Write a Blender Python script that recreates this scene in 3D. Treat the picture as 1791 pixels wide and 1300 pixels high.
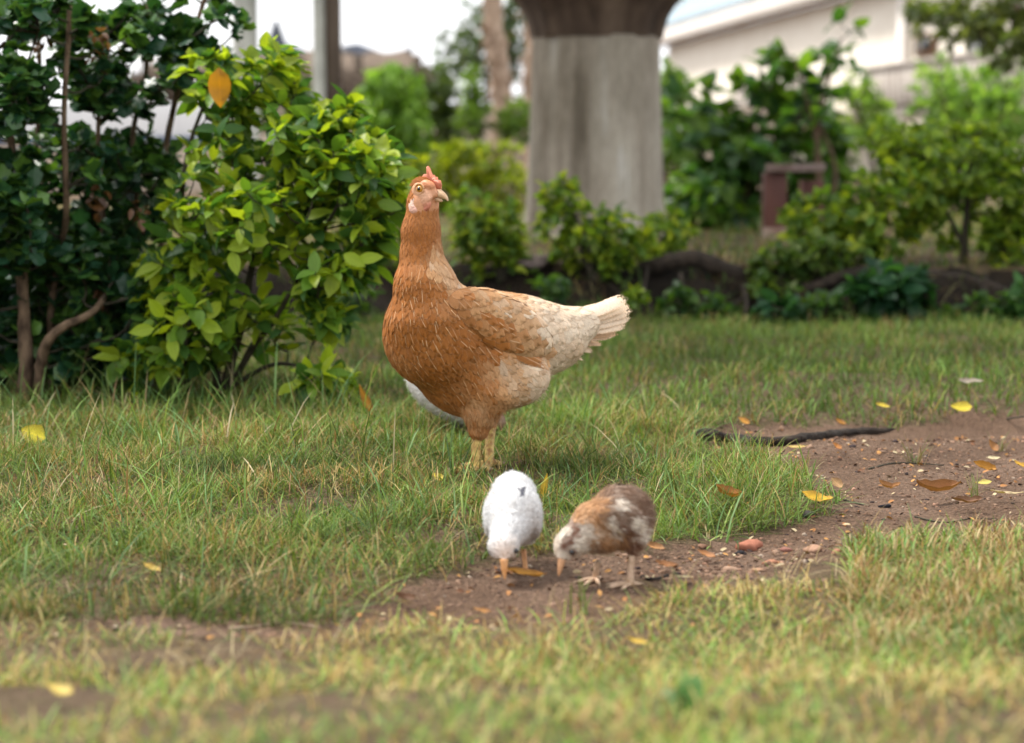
import bpy, math, random
import numpy as np
from mathutils import Vector, Matrix
from mathutils.bvhtree import BVHTree

for o in list(bpy.data.objects):
    bpy.data.objects.remove(o)
scene = bpy.context.scene
COL = scene.collection
rng = np.random.default_rng(7)
random.seed(7)
R = math.radians

# ------------------------------------------------------------------ camera
CAM_H = 0.49
FPX = 70.0 / 36.0 * 1791.0
PITCH = math.atan(380.0 / FPX)
cam_data = bpy.data.cameras.new('camera')
cam = bpy.data.objects.new('camera', cam_data)
COL.objects.link(cam)
cam.location = (0, 0, CAM_H)
cam.rotation_euler = (math.pi / 2 - PITCH, 0, 0)
cam_data.lens = 70.0
cam_data.sensor_width = 36.0
cam_data.clip_start = 0.05
cam_data.clip_end = 600
cam_data.dof.use_dof = True
cam_data.dof.focus_distance = 2.90
cam_data.dof.aperture_fstop = 4.1
scene.camera = cam

# ------------------------------------------------------------------ world, sun, exposure
SUN = Vector((-0.46, 0.24, 0.86)).normalized()
world = bpy.data.worlds.new('World')
scene.world = world
world.use_nodes = True
wn = world.node_tree.nodes
wl = world.node_tree.links
wn.clear()
w_out = wn.new('ShaderNodeOutputWorld')
w_bg = wn.new('ShaderNodeBackground')
w_sky = wn.new('ShaderNodeTexSky')
w_sky.sky_type = 'NISHITA'
w_sky.sun_disc = False
w_sky.sun_elevation = math.asin(SUN.z)
w_sky.sun_rotation = math.atan2(SUN.x, SUN.y)
w_sky.dust_density = 4.0
w_noise = wn.new('ShaderNodeTexNoise')
w_noise.inputs['Scale'].default_value = 2.2
w_noise.inputs['Detail'].default_value = 5
w_ramp = wn.new('ShaderNodeValToRGB')
w_ramp.color_ramp.elements[0].position = 0.30
w_ramp.color_ramp.elements[0].color = (0.66, 0.66, 0.66, 1)
w_ramp.color_ramp.elements[1].position = 0.62
w_ramp.color_ramp.elements[1].color = (0.95, 0.95, 0.95, 1)
w_mix = wn.new('ShaderNodeMixRGB')
w_mix.inputs['Color2'].default_value = (10.5, 10.6, 10.9, 1)      # bright thin overcast
wl.new(w_noise.outputs['Fac'], w_ramp.inputs['Fac'])
wl.new(w_ramp.outputs['Color'], w_mix.inputs['Fac'])
wl.new(w_sky.outputs['Color'], w_mix.inputs['Color1'])
wl.new(w_mix.outputs['Color'], w_bg.inputs['Color'])
w_bg.inputs['Strength'].default_value = 0.074
wl.new(w_bg.outputs['Background'], w_out.inputs['Surface'])

sun_data = bpy.data.lights.new('sun', 'SUN')
sun_data.energy = 2.1
sun_data.angle = R(10)
sun_data.color = (1.0, 0.955, 0.89)
sun = bpy.data.objects.new('sun', sun_data)
COL.objects.link(sun)
sun.rotation_euler = SUN.to_track_quat('Z', 'Y').to_euler()
sun.location = (-4, 1, 8)

vs = scene.view_settings
vs.view_transform = 'Standard'
vs.look = 'None'
vs.gamma = 1
vs.use_curve_mapping = False
vs.exposure = 1.36
scene.cycles.use_denoising = True
scene.cycles.max_bounces = 8
scene.cycles.transparent_max_bounces = 16
scene.cycles.caustics_reflective = False
scene.cycles.caustics_refractive = False

# ------------------------------------------------------------------ pixel <-> place
SP, CP = math.sin(PITCH), math.cos(PITCH)
def ray(px, py):
    xc = (px - 895.5) / FPX
    yc = (650.0 - py) / FPX
    return np.array([xc, CP + yc * SP, -SP + yc * CP])
def P(px, py, Y):
    r = ray(px, py)
    t = Y / r[1]
    return np.array([r[0] * t, Y, CAM_H + r[2] * t])
def G(px, py, z=0.0):
    r = ray(px, py)
    t = (z - CAM_H) / r[2]
    return np.array([r[0] * t, r[1] * t, z])
def S(Y):                       # metres covered by one photograph pixel at depth Y
    return Y / CP / FPX
def to_px(p):
    p = np.asarray(p, float)
    x, y, z = p[..., 0], p[..., 1], p[..., 2] - CAM_H
    f = y * CP - z * SP
    u = y * SP + z * CP
    return 895.5 + FPX * x / f, 650.0 - FPX * u / f

# ------------------------------------------------------------------ mesh helpers
def mesh_np(name, V, F, uv=None, col=None, smooth=True):
    V = np.asarray(V, np.float32).reshape(-1, 3)
    F = np.asarray(F, np.int32)
    me = bpy.data.meshes.new(name)
    n, k = F.shape
    me.vertices.add(len(V))
    me.vertices.foreach_set('co', V.ravel())
    me.loops.add(n * k)
    me.loops.foreach_set('vertex_index', F.ravel())
    me.polygons.add(n)
    me.polygons.foreach_set('loop_start', np.arange(0, n * k, k, dtype=np.int32))
    me.update(calc_edges=True)
    if uv is not None:
        l = me.uv_layers.new(name='UVMap')
        l.data.foreach_set('uv', np.asarray(uv, np.float32)[F.ravel()].ravel())
    if col is not None:
        c = np.asarray(col, np.float32)
        if c.shape[1] == 3:
            c = np.concatenate([c, np.ones((len(c), 1), np.float32)], 1)
        a = me.color_attributes.new('col', 'FLOAT_COLOR', 'POINT')
        a.data.foreach_set('color', c.ravel())
    if smooth:
        me.polygons.foreach_set('use_smooth', np.ones(n, bool))
    me.validate()
    me.update()
    return me

def link(name, data, mat=None, parent=None, loc=None, kind=None):
    o = bpy.data.objects.new(name, data)
    COL.objects.link(o)
    if loc is not None:
        o.location = [float(v) for v in loc]
    if mat is not None and data is not None:
        if len(data.materials) == 0:
            data.materials.append(mat)
    if parent is not None:
        o.parent = parent
    if kind:
        o['kind'] = kind
    return o

def tag(o, label, cat, group=None):
    o['label'] = label
    o['category'] = cat
    if group:
        o['group'] = group
    return o

def root(name, label, cat, loc, group=None):
    o = link(name, None, loc=loc)
    o.empty_display_size = 0.05
    return tag(o, label, cat, group)

def part(name, me, mat, parent, kind=None):
    """mesh given in place coordinates becomes a part of the thing rooted at parent"""
    off = Vector((0, 0, 0))
    q = parent
    while q is not None:
        off += q.location
        q = q.parent
    me.transform(Matrix.Translation(-off))
    return link(name, me, mat, parent, kind=kind)

def catmull(pts, n):
    pts = np.asarray(pts, float)
    if len(pts) < 3:
        t = np.linspace(0, 1, n + 1)[:, None]
        return pts[0] * (1 - t) + pts[-1] * t
    Q = np.vstack([2 * pts[0] - pts[1], pts, 2 * pts[-1] - pts[-2]])
    out = []
    for i in range(1, len(Q) - 2):
        p0, p1, p2, p3 = Q[i - 1], Q[i], Q[i + 1], Q[i + 2]
        for t in np.linspace(0, 1, n, endpoint=False):
            out.append(0.5 * ((2 * p1) + (-p0 + p2) * t + (2 * p0 - 5 * p1 + 4 * p2 - p3) * t * t + (-p0 + 3 * p1 - 3 * p2 + p3) * t ** 3))
    out.append(Q[-2])
    return np.array(out)

def tube_vf(pts, radii, sides=7, sub=4, rough=0.0, flat=1.0):
    """points and radii -> verts, quads of a closed-ish tapered tube"""
    d = np.concatenate([np.asarray(pts, float), np.asarray(radii, float)[:, None]], 1)
    d = catmull(d, sub)
    p, r = d[:, :3], np.maximum(d[:, 3], 1e-5)
    t = np.gradient(p, axis=0)
    t /= np.linalg.norm(t, axis=1)[:, None] + 1e-9
    ref = np.array([0.31, 0.95, 0.07]) if abs(t[0][2]) > 0.6 else np.array([0.0, 0.1, 1.0])
    u = np.cross(t, ref)
    u /= np.linalg.norm(u, axis=1)[:, None] + 1e-9
    v = np.cross(t, u)
    a = np.linspace(0, 2 * np.pi, sides, endpoint=False)
    ring = p[:, None, :] + r[:, None, None] * (np.cos(a)[None, :, None] * u[:, None, :] + flat * np.sin(a)[None, :, None] * v[:, None, :])
    if rough > 0:
        ring += (rng.normal(0, rough, ring.shape[:2]) * r[:, None])[..., None] * (ring - p[:, None, :]) / r[:, None, None]
    V = ring.reshape(-1, 3)
    n = len(p)
    i = np.arange(n - 1)[:, None] * sides
    j = np.arange(sides)[None, :]
    F = np.stack([i + j, i + (j + 1) % sides, i + sides + (j + 1) % sides, i + sides + j], -1).reshape(-1, 4)
    # caps: collapse the ends to a point
    V = np.vstack([V, p[0] - t[0] * r[0] * 0.3, p[-1] + t[-1] * r[-1] * 0.5])
    c0, c1 = len(V) - 2, len(V) - 1
    caps = []
    for k in range(0, sides):
        caps.append([c0, (k + 1) % sides, k, c0])
        b = (n - 1) * sides
        caps.append([c1, b + k, b + (k + 1) % sides, c1])
    caps = np.array(caps)
    return V, F, caps

def tubes(name, specs, sides=7, sub=4, rough=0.0, flat=1.0):
    """several tubes -> one triangle mesh"""
    Vs, Fs, off = [], [], 0
    for pts, rad in specs:
        V, F, C = tube_vf(pts, rad, sides, sub, rough, flat)
        T = np.vstack([F[:, [0, 1, 2]], F[:, [0, 2, 3]], C[:, :3]]) + off
        Vs.append(V); Fs.append(T); off += len(V)
    return mesh_np(name, np.vstack(Vs), np.vstack(Fs))

def box_vf(lo, hi):
    x0, y0, z0 = lo
    x1, y1, z1 = hi
    V = np.array([[x0, y0, z0], [x1, y0, z0], [x1, y1, z0], [x0, y1, z0], [x0, y0, z1], [x1, y0, z1], [x1, y1, z1], [x0, y1, z1]], float)
    F = np.array([[0, 3, 2, 1], [4, 5, 6, 7], [0, 1, 5, 4], [1, 2, 6, 5], [2, 3, 7, 6], [3, 0, 4, 7]])
    return V, F

def bevel_mesh(me, w, seg=2):
    import bmesh
    bm = bmesh.new(); bm.from_mesh(me)
    bmesh.ops.bevel(bm, geom=list(bm.edges), offset=w, segments=seg, affect='EDGES', profile=0.6)
    bm.to_mesh(me); bm.free()
    return me

# value noise used for terrain and mottling
_lat = np.random.default_rng(11).random((64, 64))
def vnoise(x, y, sc=1.0, seed=0):
    x = np.asarray(x, float) * sc + seed * 17.3
    y = np.asarray(y, float) * sc + seed * 9.1
    xi, yi = np.floor(x).astype(int), np.floor(y).astype(int)
    fx, fy = x - xi, y - yi
    fx = fx * fx * (3 - 2 * fx); fy = fy * fy * (3 - 2 * fy)
    g = lambda a, b: _lat[a % 64, b % 64]
    return (g(xi, yi) * (1 - fx) + g(xi + 1, yi) * fx) * (1 - fy) + (g(xi, yi + 1) * (1 - fx) + g(xi + 1, yi + 1) * fx) * fy
def fbm(x, y, sc=1.0, seed=0, o=3):
    s, a, t = 0, 1, 0
    for k in range(o):
        s = s + a * vnoise(x, y, sc * 2 ** k, seed + k); t += a; a *= 0.5
    return s / t
def sstep(a, b, x):
    t = np.clip((x - a) / (b - a), 0, 1)
    return t * t * (3 - 2 * t)

def batch(protos, M, L, C, pick=None, bend=None):
    """stamp protos (V,F,UV) with 3x3 matrices M, places L, colours C -> V,F,UV,COL"""
    N = len(L)
    if pick is None:
        pick = np.zeros(N, int)
    Vs, Fs, Us, Cs, off = [], [], [], [], 0
    for k, (pv, pf, pu) in enumerate(protos):
        idx = np.where(pick == k)[0]
        if len(idx) == 0:
            continue
        v = np.einsum('nij,mj->nmi', M[idx], pv) + L[idx][:, None, :]
        f = pf[None] + (np.arange(len(idx)) * len(pv))[:, None, None] + off
        Vs.append(v.reshape(-1, 3)); Fs.append(f.reshape(-1, pf.shape[1]))
        Us.append(np.tile(pu, (len(idx), 1))); Cs.append(np.repeat(C[idx], len(pv), 0))
        off += len(idx) * len(pv)
    return np.vstack(Vs), np.vstack(Fs), np.vstack(Us), np.vstack(Cs)

def frames(d, up=None, roll=None):
    """matrices whose columns are side, along d, normal"""
    d = np.asarray(d, float); d = d / (np.linalg.norm(d, axis=1)[:, None] + 1e-9)
    if up is None:
        up = np.tile([0.0, 0.0, 1.0], (len(d), 1))
    s = np.cross(d, up); nl = np.linalg.norm(s, axis=1)
    s[nl < 1e-4] = [1, 0, 0]
    s /= np.linalg.norm(s, axis=1)[:, None]
    n = np.cross(s, d)
    if roll is not None:
        c, q = np.cos(roll)[:, None], np.sin(roll)[:, None]
        s, n = s * c + n * q, n * c - s * q
    return np.stack([s, d, n], -1)

# ------------------------------------------------------------------ materials
class NT:
    def __init__(self, name):
        self.m = bpy.data.materials.new(name)
        self.m.use_nodes = True
        self.n = self.m.node_tree.nodes
        self.l = self.m.node_tree.links
        self.n.clear()
        self.out = self.n.new('ShaderNodeOutputMaterial')
    def node(self, t, **kw):
        q = self.n.new('ShaderNode' + t)
        for k, v in kw.items():
            if k in q.inputs:
                q.inputs[k].default_value = v
            else:
                setattr(q, k, v)
        return q
    def ln(self, a, b):
        self.l.new(a, b)
    def noise(self, scale, detail=4, coord=None, rough=0.55, stretch=None):
        q = self.node('TexNoise', Scale=scale, Detail=detail, Roughness=rough)
        if coord is None:
            tc = self.node('TexCoord'); coord = tc.outputs['Object']
        if stretch:
            mp = self.node('Mapping'); mp.inputs['Scale'].default_value = stretch
            self.ln(coord, mp.inputs['Vector']); coord = mp.outputs['Vector']
        self.ln(coord, q.inputs['Vector'])
        return q.outputs['Fac']
    def ramp(self, fac, stops):
        q = self.node('ValToRGB')
        e = q.color_ramp.elements
        while len(e) < len(stops):
            e.new(0.5)
        for i, (p, c) in enumerate(stops):
            e[i].position = p
            e[i].color = (c[0], c[1], c[2], 1) if not np.isscalar(c) else (c, c, c, 1)
        self.ln(fac, q.inputs['Fac'])
        return q.outputs['Color']
    def mix(self, fac, a, b, mode='MIX'):
        q = self.node('MixRGB', blend_type=mode)
        for s, v in (('Fac', fac), ('Color1', a), ('Color2', b)):
            if isinstance(v, (int, float)):
                q.inputs[s].default_value = v
            elif isinstance(v, tuple):
                q.inputs[s].default_value = (v[0], v[1], v[2], 1)
            else:
                self.ln(v, q.inputs[s])
        return q.outputs['Color']
    def math(self, op, a, b=0.0):
        q = self.node('Math', operation=op)
        for i, v in enumerate((a, b)):
            if isinstance(v, (int, float)):
                q.inputs[i].default_value = v
            else:
                self.ln(v, q.inputs[i])
        return q.outputs['Value']
    def bsdf(self, color, rough=0.8, spec=0.3, bump=None, bstr=0.3, bdist=0.01, **kw):
        q = self.node('BsdfPrincipled')
        if isinstance(color, tuple):
            q.inputs['Base Color'].default_value = (*color[:3], 1)
        else:
            self.ln(color, q.inputs['Base Color'])
        if isinstance(rough, (int, float)):
            q.inputs['Roughness'].default_value = rough
        else:
            self.ln(rough, q.inputs['Roughness'])
        q.inputs['Specular IOR Level'].default_value = spec
        for k, v in kw.items():
            q.inputs[k].default_value = v
        if bump is not None:
            b = self.node('Bump', Strength=bstr, Distance=bdist)
            self.ln(bump, b.inputs['Height']); self.ln(b.outputs['Normal'], q.inputs['Normal'])
        return q.outputs['BSDF']
    def done(self, sh):
        self.ln(sh, self.out.inputs['Surface'])
        return self.m

def simple(name, c1, c2, scale=12, rough=0.8, spec=0.3, bstr=0.4, bdist=0.01, stretch=None, detail=5, c3=None):
    t = NT(name)
    f = t.noise(scale, detail, stretch=stretch)
    st = [(0.32, c1), (0.68, c2)] if c3 is None else [(0.28, c1), (0.5, c2), (0.74, c3)]
    c = t.ramp(f, st)
    g = t.noise(scale * 4, 4, stretch=stretch)
    return t.done(t.bsdf(c, rough, spec, bump=g, bstr=bstr, bdist=bdist))

def leaf_mat(name, joined, gloss=0.35, trans=0.35, vein=0.25, spec=0.5, spots=False):
    """green blade: base tint from the leaf's own colour, midrib and blotches, some light through it"""
    t = NT(name)
    if joined:
        a = t.node('VertexColor', layer_name='col'); base = a.outputs['Color']
    else:
        a = t.node('ObjectInfo'); base = a.outputs['Color']
    uv = t.node('UVMap')
    sx = t.node('SeparateXYZ'); t.ln(uv.outputs['UV'], sx.inputs['Vector'])
    du = t.math('ABSOLUTE', t.math('SUBTRACT', sx.outputs['X'], 0.5))
    rib = t.ramp(du, [(0.015, 1.0), (0.06, 0.0)])
    wv = t.math('SINE', t.math('MULTIPLY', t.math('SUBTRACT', sx.outputs['Y'], t.math('MULTIPLY', du, 0.9)), 48.0))
    side = t.ramp(wv, [(0.80, 0.0), (1.0, 0.55)])
    v = t.math('MULTIPLY', t.math('MAXIMUM', rib, side), vein)
    blot = t.noise(60, 3)
    c = t.mix(t.math('MULTIPLY', blot, 0.5), base, t.mix(1.0, base, (0.55, 0.62, 0.5), 'MULTIPLY'))
    c = t.mix(v, c, t.mix(1.0, c, (1.7, 1.55, 1.5), 'MULTIPLY'))
    if spots:                                            # brown decay eating in from the rim
        sp = t.math('ADD', t.noise(130, 4), t.math('MULTIPLY', du, 0.35))
        c = t.mix(t.ramp(sp, [(0.56, 0.0), (0.70, 0.85)]), c, (0.11, 0.05, 0.022))
    else:
        sp = t.noise(38, 4)
        c = t.mix(t.ramp(sp, [(0.66, 0.0), (0.74, 0.55)]), c, t.mix(0.6, c, (0.30, 0.24, 0.05)))
    bs = t.bsdf(c, gloss, spec, bump=side, bstr=0.15, bdist=0.002)
    tr = t.node('BsdfTranslucent')
    tc = t.mix(1.0, c, (1.5, 1.5, 0.55), 'MULTIPLY')
    t.ln(tc, tr.inputs['Color'])
    ms = t.node('MixShader', Fac=trans)
    t.ln(bs, ms.inputs[1]); t.ln(tr.outputs['BSDF'], ms.inputs[2])
    return t.done(ms.outputs['Shader'])

MAT = {}
MAT['leaf_one'] = leaf_mat('leaf_single', False, gloss=0.42, trans=0.48, spec=0.32)
MAT['leaf_many'] = leaf_mat('leaf_joined', True, gloss=0.45, trans=0.48, spec=0.28)
MAT['dark_leaf_one'] = leaf_mat('dark_leaf_single', False, gloss=0.30, trans=0.28, spec=0.42)
MAT['dark_leaf_many'] = leaf_mat('dark_leaf_joined', True, gloss=0.32, trans=0.28, spec=0.36)
MAT['litter'] = leaf_mat('fallen_leaf', False, gloss=0.6, trans=0.18, vein=0.35, spec=0.25, spots=True)
def grass_mat():
    t = NT('grass_blade')
    a = t.node('VertexColor', layer_name='col')
    bs = t.bsdf(a.outputs['Color'], 0.6, 0.12)
    tr = t.node('BsdfTranslucent')
    t.ln(t.mix(1.0, a.outputs['Color'], (1.2, 1.2, 0.7), 'MULTIPLY'), tr.inputs['Color'])
    ms = t.node('MixShader', Fac=0.28)
    t.ln(bs, ms.inputs[1]); t.ln(tr.outputs['BSDF'], ms.inputs[2])
    return t.done(ms.outputs['Shader'])
MAT['grass'] = grass_mat()
MAT['bark'] = simple('shrub_bark', (0.055, 0.035, 0.024), (0.17, 0.115, 0.075), 40, 0.9, 0.2, 0.8, 0.004, (1, 1, 0.35))
MAT['pale_bark'] = simple('pale_shrub_bark', (0.035, 0.022, 0.014), (0.20, 0.135, 0.085), 45, 0.9, 0.2, 0.8, 0.004, (1, 1, 0.4))
MAT['twig'] = simple('dark_twig', (0.025, 0.022, 0.014), (0.06, 0.05, 0.03), 60, 0.8, 0.3)
MAT['root'] = simple('root_bark', (0.012, 0.009, 0.007), (0.05, 0.036, 0.026), 30, 0.9, 0.25, 0.9, 0.01, None, 6)
# ------------------------------------------------------------------ the ground
DIRT = np.array([(1185,768),(1240,748),(1320,728),(1500,716),(1791,706),(2100,700),(2300,880),(1791,925),(1650,938),(1500,962),(1330,990),(1200,1020),
        (1130,1055),(1000,1080),(820,1090),(690,1085),(640,1105),(560,1120),(400,1112),(200,1108),(60,1095),(60,1082),(300,1085),(560,1088),(640,1050),
        (700,1022),(800,1008),(850,1000),(870,965),(950,975),(1020,955),(1130,940),(1250,935),(1330,915),(1420,895),(1455,868),(1400,830),(1330,800),(1230,778)], float)
def in_poly(x, y, poly):
    inside = np.zeros(np.shape(x), bool)
    j = len(poly) - 1
    for i in range(len(poly)):
        xi, yi = poly[i]; xj, yj = poly[j]
        c = ((yi > y) != (yj > y)) & (x < (xj - xi) * (y - yi) / (yj - yi + 1e-9) + xi)
        inside ^= c
        j = i
    return inside
def G_hill(a, b):
    p = G(a, b)
    for _ in range(8):
        p = G(a, b, 0.075 * (1 - float(sstep(1.25, 1.98, p[1]))))
    return p
DIRT_W = np.array([G_hill(a, b)[:2] for a, b in DIRT])
def dirt_at(x, y, wob=1.0):
    """inside the trodden earth (outline roughened)"""
    dx = (fbm(x, y, 14, 3) - 0.5) * 0.10 * wob
    dy = (fbm(x, y, 14, 5) - 0.5) * 0.14 * wob
    return in_poly(x + dx, y + dy, DIRT_W)
BANK_Y = G(1150, 562)[1]
PLAT = 0.145
def bank_t(x, y):
    yb = BANK_Y + (fbm(x, y * 0 + 3, 1.3, 8) - 0.5) * 0.35 - 0.04 * x
    return (y - yb) / 0.42
def zg(x, y):
    x = np.asarray(x, float); y = np.asarray(y, float)
    z = (fbm(x, y, 3.0, 1) - 0.5) * 0.045 + (fbm(x, y, 11, 2) - 0.5) * 0.012
    near = sstep(1.0, 1.9, y) * (1 - sstep(2.2, 2.6, y))
    z = z * (1 - 0.5 * near)
    z = z + 0.075 * (1 - sstep(1.25, 1.98, y)) + 0.02 * sstep(0.15, 0.6, x) * (1 - sstep(1.6, 2.2, y))
    t = bank_t(x, y)
    z = z + PLAT * sstep(0.0, 1.0, t) + (fbm(x, y, 9, 9) - 0.5) * 0.09 * np.exp(-((t - 0.45) / 0.4) ** 2)
    z = z - 0.03 * np.exp(-((y - 3.75) / 0.2) ** 2) * sstep(0.25, 0.8, x)
    return z

def axis(lo, a, b, hi, step):
    m = np.arange(a, b + 1e-6, step)
    l = a - np.geomspace(step, a - lo, 26)[::-1]
    h = b + np.geomspace(step, hi - b, 26)
    return np.concatenate([l, m, h])
gx = axis(-260, -2.6, 2.6, 260, 0.026)
gy = axis(-60, 1.0, 8.0, 420, 0.026)
GX, GY = np.meshgrid(gx, gy)
DM = dirt_at(GX, GY)
# soften the mask to sink the trodden earth a little under the turf
DS = DM.astype(float)
for _ in range(3):
    DS = (DS + np.roll(DS, 1, 0) + np.roll(DS, -1, 0) + np.roll(DS, 1, 1) + np.roll(DS, -1, 1)) / 5
SINK = 0.014
GZ = zg(GX, GY) - SINK * DS
def ground_z(x, y):
    """height of the built sheet"""
    x = np.atleast_1d(np.asarray(x, float)); y = np.atleast_1d(np.asarray(y, float))
    i = np.clip(np.searchsorted(gx, x) - 1, 0, len(gx) - 2); j = np.clip(np.searchsorted(gy, y) - 1, 0, len(gy) - 2)
    fx = np.clip((x - gx[i]) / (gx[i + 1] - gx[i]), 0, 1); fy = np.clip((y - gy[j]) / (gy[j + 1] - gy[j]), 0, 1)
    return (GZ[j, i] * (1 - fx) + GZ[j, i + 1] * fx) * (1 - fy) + (GZ[j + 1, i] * (1 - fx) + GZ[j + 1, i + 1] * fx) * fy
def on_ground(px, py):
    """place on the built ground seen at that spot of the photograph"""
    p = G(px, py)
    for _ in range(6):
        p = G(px, py, float(ground_z(p[0], p[1])[0]))
    return p

nx, ny = len(gx), len(gy)
idx = np.arange(nx * ny).reshape(ny, nx)
Q = np.stack([idx[:-1, :-1], idx[:-1, 1:], idx[1:, 1:], idx[1:, :-1]], -1).reshape(-1, 4)
qx = (GX[:-1, :-1] + GX[1:, 1:]).ravel() / 2
qy = (GY[:-1, :-1] + GY[1:, 1:]).ravel() / 2
qd = DS[:-1, :-1].ravel() > 0.5
qt = bank_t(qx, qy)
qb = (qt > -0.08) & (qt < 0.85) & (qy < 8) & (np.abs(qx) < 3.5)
VV = np.stack([GX, GY, GZ], -1).reshape(-1, 3)
def sub_sheet(name, sel, mat):
    f = Q[sel]
    u, inv = np.unique(f, return_inverse=True)
    me = mesh_np(name, VV[u], inv.reshape(-1, 4))
    return link(name, me, mat, kind='structure')

def soil_mat(name, c1, c2, c3, fine=90):
    t = NT(name)
    a = t.noise(4.0, 6, rough=0.65); b = t.noise(fine, 6, rough=0.7)
    c = t.ramp(a, [(0.3, c1), (0.5, c2), (0.7, c3)])
    c = t.mix(0.75, c, t.ramp(b, [(0.3, 0.45), (0.55, 0.9), (0.75, 1.25)]), 'MULTIPLY')
    v = t.node('TexVoronoi', Scale=fine * 1.8); tc = t.node('TexCoord'); t.ln(tc.outputs['Object'], v.inputs['Vector'])
    h = t.math('ADD', t.math('MULTIPLY', b, 1.0), t.math('MULTIPLY', v.outputs['Distance'], -0.5))
    return t.done(t.bsdf(c, 0.93, 0.15, bump=h, bstr=1.0, bdist=0.02))
MAT['turf'] = soil_mat('turf_soil', (0.10, 0.068, 0.038), (0.185, 0.125, 0.078), (0.145, 0.112, 0.055), 70)
MAT['dirt'] = soil_mat('trodden_earth', (0.15, 0.088, 0.055), (0.225, 0.14, 0.092), (0.31, 0.205, 0.145))
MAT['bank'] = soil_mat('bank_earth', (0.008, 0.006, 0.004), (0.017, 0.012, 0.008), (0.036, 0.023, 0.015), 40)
sub_sheet('ground', ~qd & ~qb, MAT['turf'])
sub_sheet('dirt_path', qd & ~qb, MAT['dirt'])
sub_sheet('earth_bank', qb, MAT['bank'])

# ------------------------------------------------------------------ grass
def blade_proto(bend, twist=0.0):
    V, U = [], []
    ts = (0.0, 0.38, 0.74)
    for t in ts:
        w = 0.5 * (1 - 0.35 * t)
        for s in (-1, 1):
            V.append((s * w, bend * t * t, t * (1 - 0.22 * bend * t)))
            U.append((0.5 + 0.5 * s, t))
    V.append((0, bend, 1 - 0.22 * bend)); U.append((0.5, 1))
    F = [(0, 1, 3), (0, 3, 2), (2, 3, 5), (2, 5, 4), (4, 5, 6)]
    V = np.array(V, float)
    L = np.linalg.norm(V[-1])
    V[:, 1:] /= max(L, 1)
    return V, np.array(F), np.array(U, float)
BLADES = [blade_proto(b) for b in (0.15, 0.5, 1.0, 1.7)]
GREEN = np.array([(0.080, 0.145, 0.026), (0.11, 0.185, 0.042), (0.165, 0.22, 0.06), (0.085, 0.165, 0.055), (0.135, 0.225, 0.085)])
STRAW = np.array([(0.36, 0.28, 0.14), (0.27, 0.19, 0.09), (0.42, 0.36, 0.21), (0.17, 0.105, 0.05)])
def grass_patch(name, label, X, Y, length, width, straw, bendp, tint=(1, 1, 1), tsd=0.45):
    n = len(X)
    big = fbm(X, Y, 5, 21); mid = fbm(X, Y, 19, 22)
    L = length * (0.45 + 1.1 * mid) * rng.uniform(0.6, 1.3, n) * (0.6 + 0.8 * big)
    W = width * rng.uniform(0.7, 1.35, n)
    yaw = rng.uniform(0, 2 * np.pi, n)
    tilt = np.abs(rng.normal(0, tsd, n))
    c, s = np.cos(yaw), np.sin(yaw)
    ct, st = np.cos(tilt), np.sin(tilt)
    z0 = np.zeros(n)
    side = np.stack([c, s, z0], -1); fwd = np.stack([-s, c, z0], -1); up = np.tile([0, 0, 1.0], (n, 1))
    y_ = fwd * ct[:, None] - up * st[:, None] * 0.3
    u_ = up * ct[:, None] + fwd * st[:, None]
    M = np.stack([side * W[:, None], y_ * L[:, None], u_ * L[:, None]], -1)
    pick = rng.choice(4, n, p=bendp)
    k = rng.integers(0, len(GREEN), n)
    C = GREEN[k] * rng.uniform(0.5, 1.5, (n, 1)) * (0.35 + 1.3 * big[:, None])
    st_ = rng.random(n) < np.clip(straw + (fbm(X, Y, 7, 25) - 0.5) * 0.7, 0.02, 0.95)
    C[st_] = STRAW[rng.integers(0, len(STRAW), st_.sum())] * rng.uniform(0.7, 1.2, (st_.sum(), 1))
    C *= np.array(tint)
    loc = np.stack([X, Y, ground_z(X, Y) - 0.002], -1)
    V, F, U, CC = batch(BLADES, M, loc, C, pick)
    me = mesh_np(name, V, F, None, CC)
    o = link(name, me, MAT['grass'], kind='stuff')
    tag(o, label, 'grass')
    return o
def scatter(n, y0, y1, wide=1.2, extra=0.15):
    y = np.sqrt(rng.uniform(y0 ** 2, y1 ** 2, n))
    x = rng.uniform(-1, 1, n) * (y * 0.2572 * wide + extra)
    return x, y
# foreground: thin, half dry grass
fx, fy = scatter(60000, 1.0, 2.25, 1.3)
keep = ~dirt_at(fx, fy) & (rng.random(len(fx)) < -0.2 + 1.7 * fbm(fx, fy, 8, 31) - 0.6 * sstep(0.1, -0.3, fx) * sstep(0.42, 0.6, fbm(fx, fy, 6, 39)))
px_, py_ = to_px(np.stack([fx, fy, ground_z(fx, fy)], -1))
EDGE = np.array([(-400, 1088), (60, 1088), (300, 1098), (560, 1100), (640, 1078), (760, 1040), (860, 980), (1130, 950), (1330, 935), (1460, 900), (1480, 890)])
lawn_edge = np.interp(px_, EDGE[:, 0], EDGE[:, 1])
fore = py_ > lawn_edge
k = keep & fore
grass_patch('grass', 'short half-dry blurred grass in the foreground, below the dirt', fx[k], fy[k], 0.026, 0.0015, 0.50, [0.1, 0.25, 0.35, 0.3], (1.42, 1.36, 1.05), 0.95)
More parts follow.
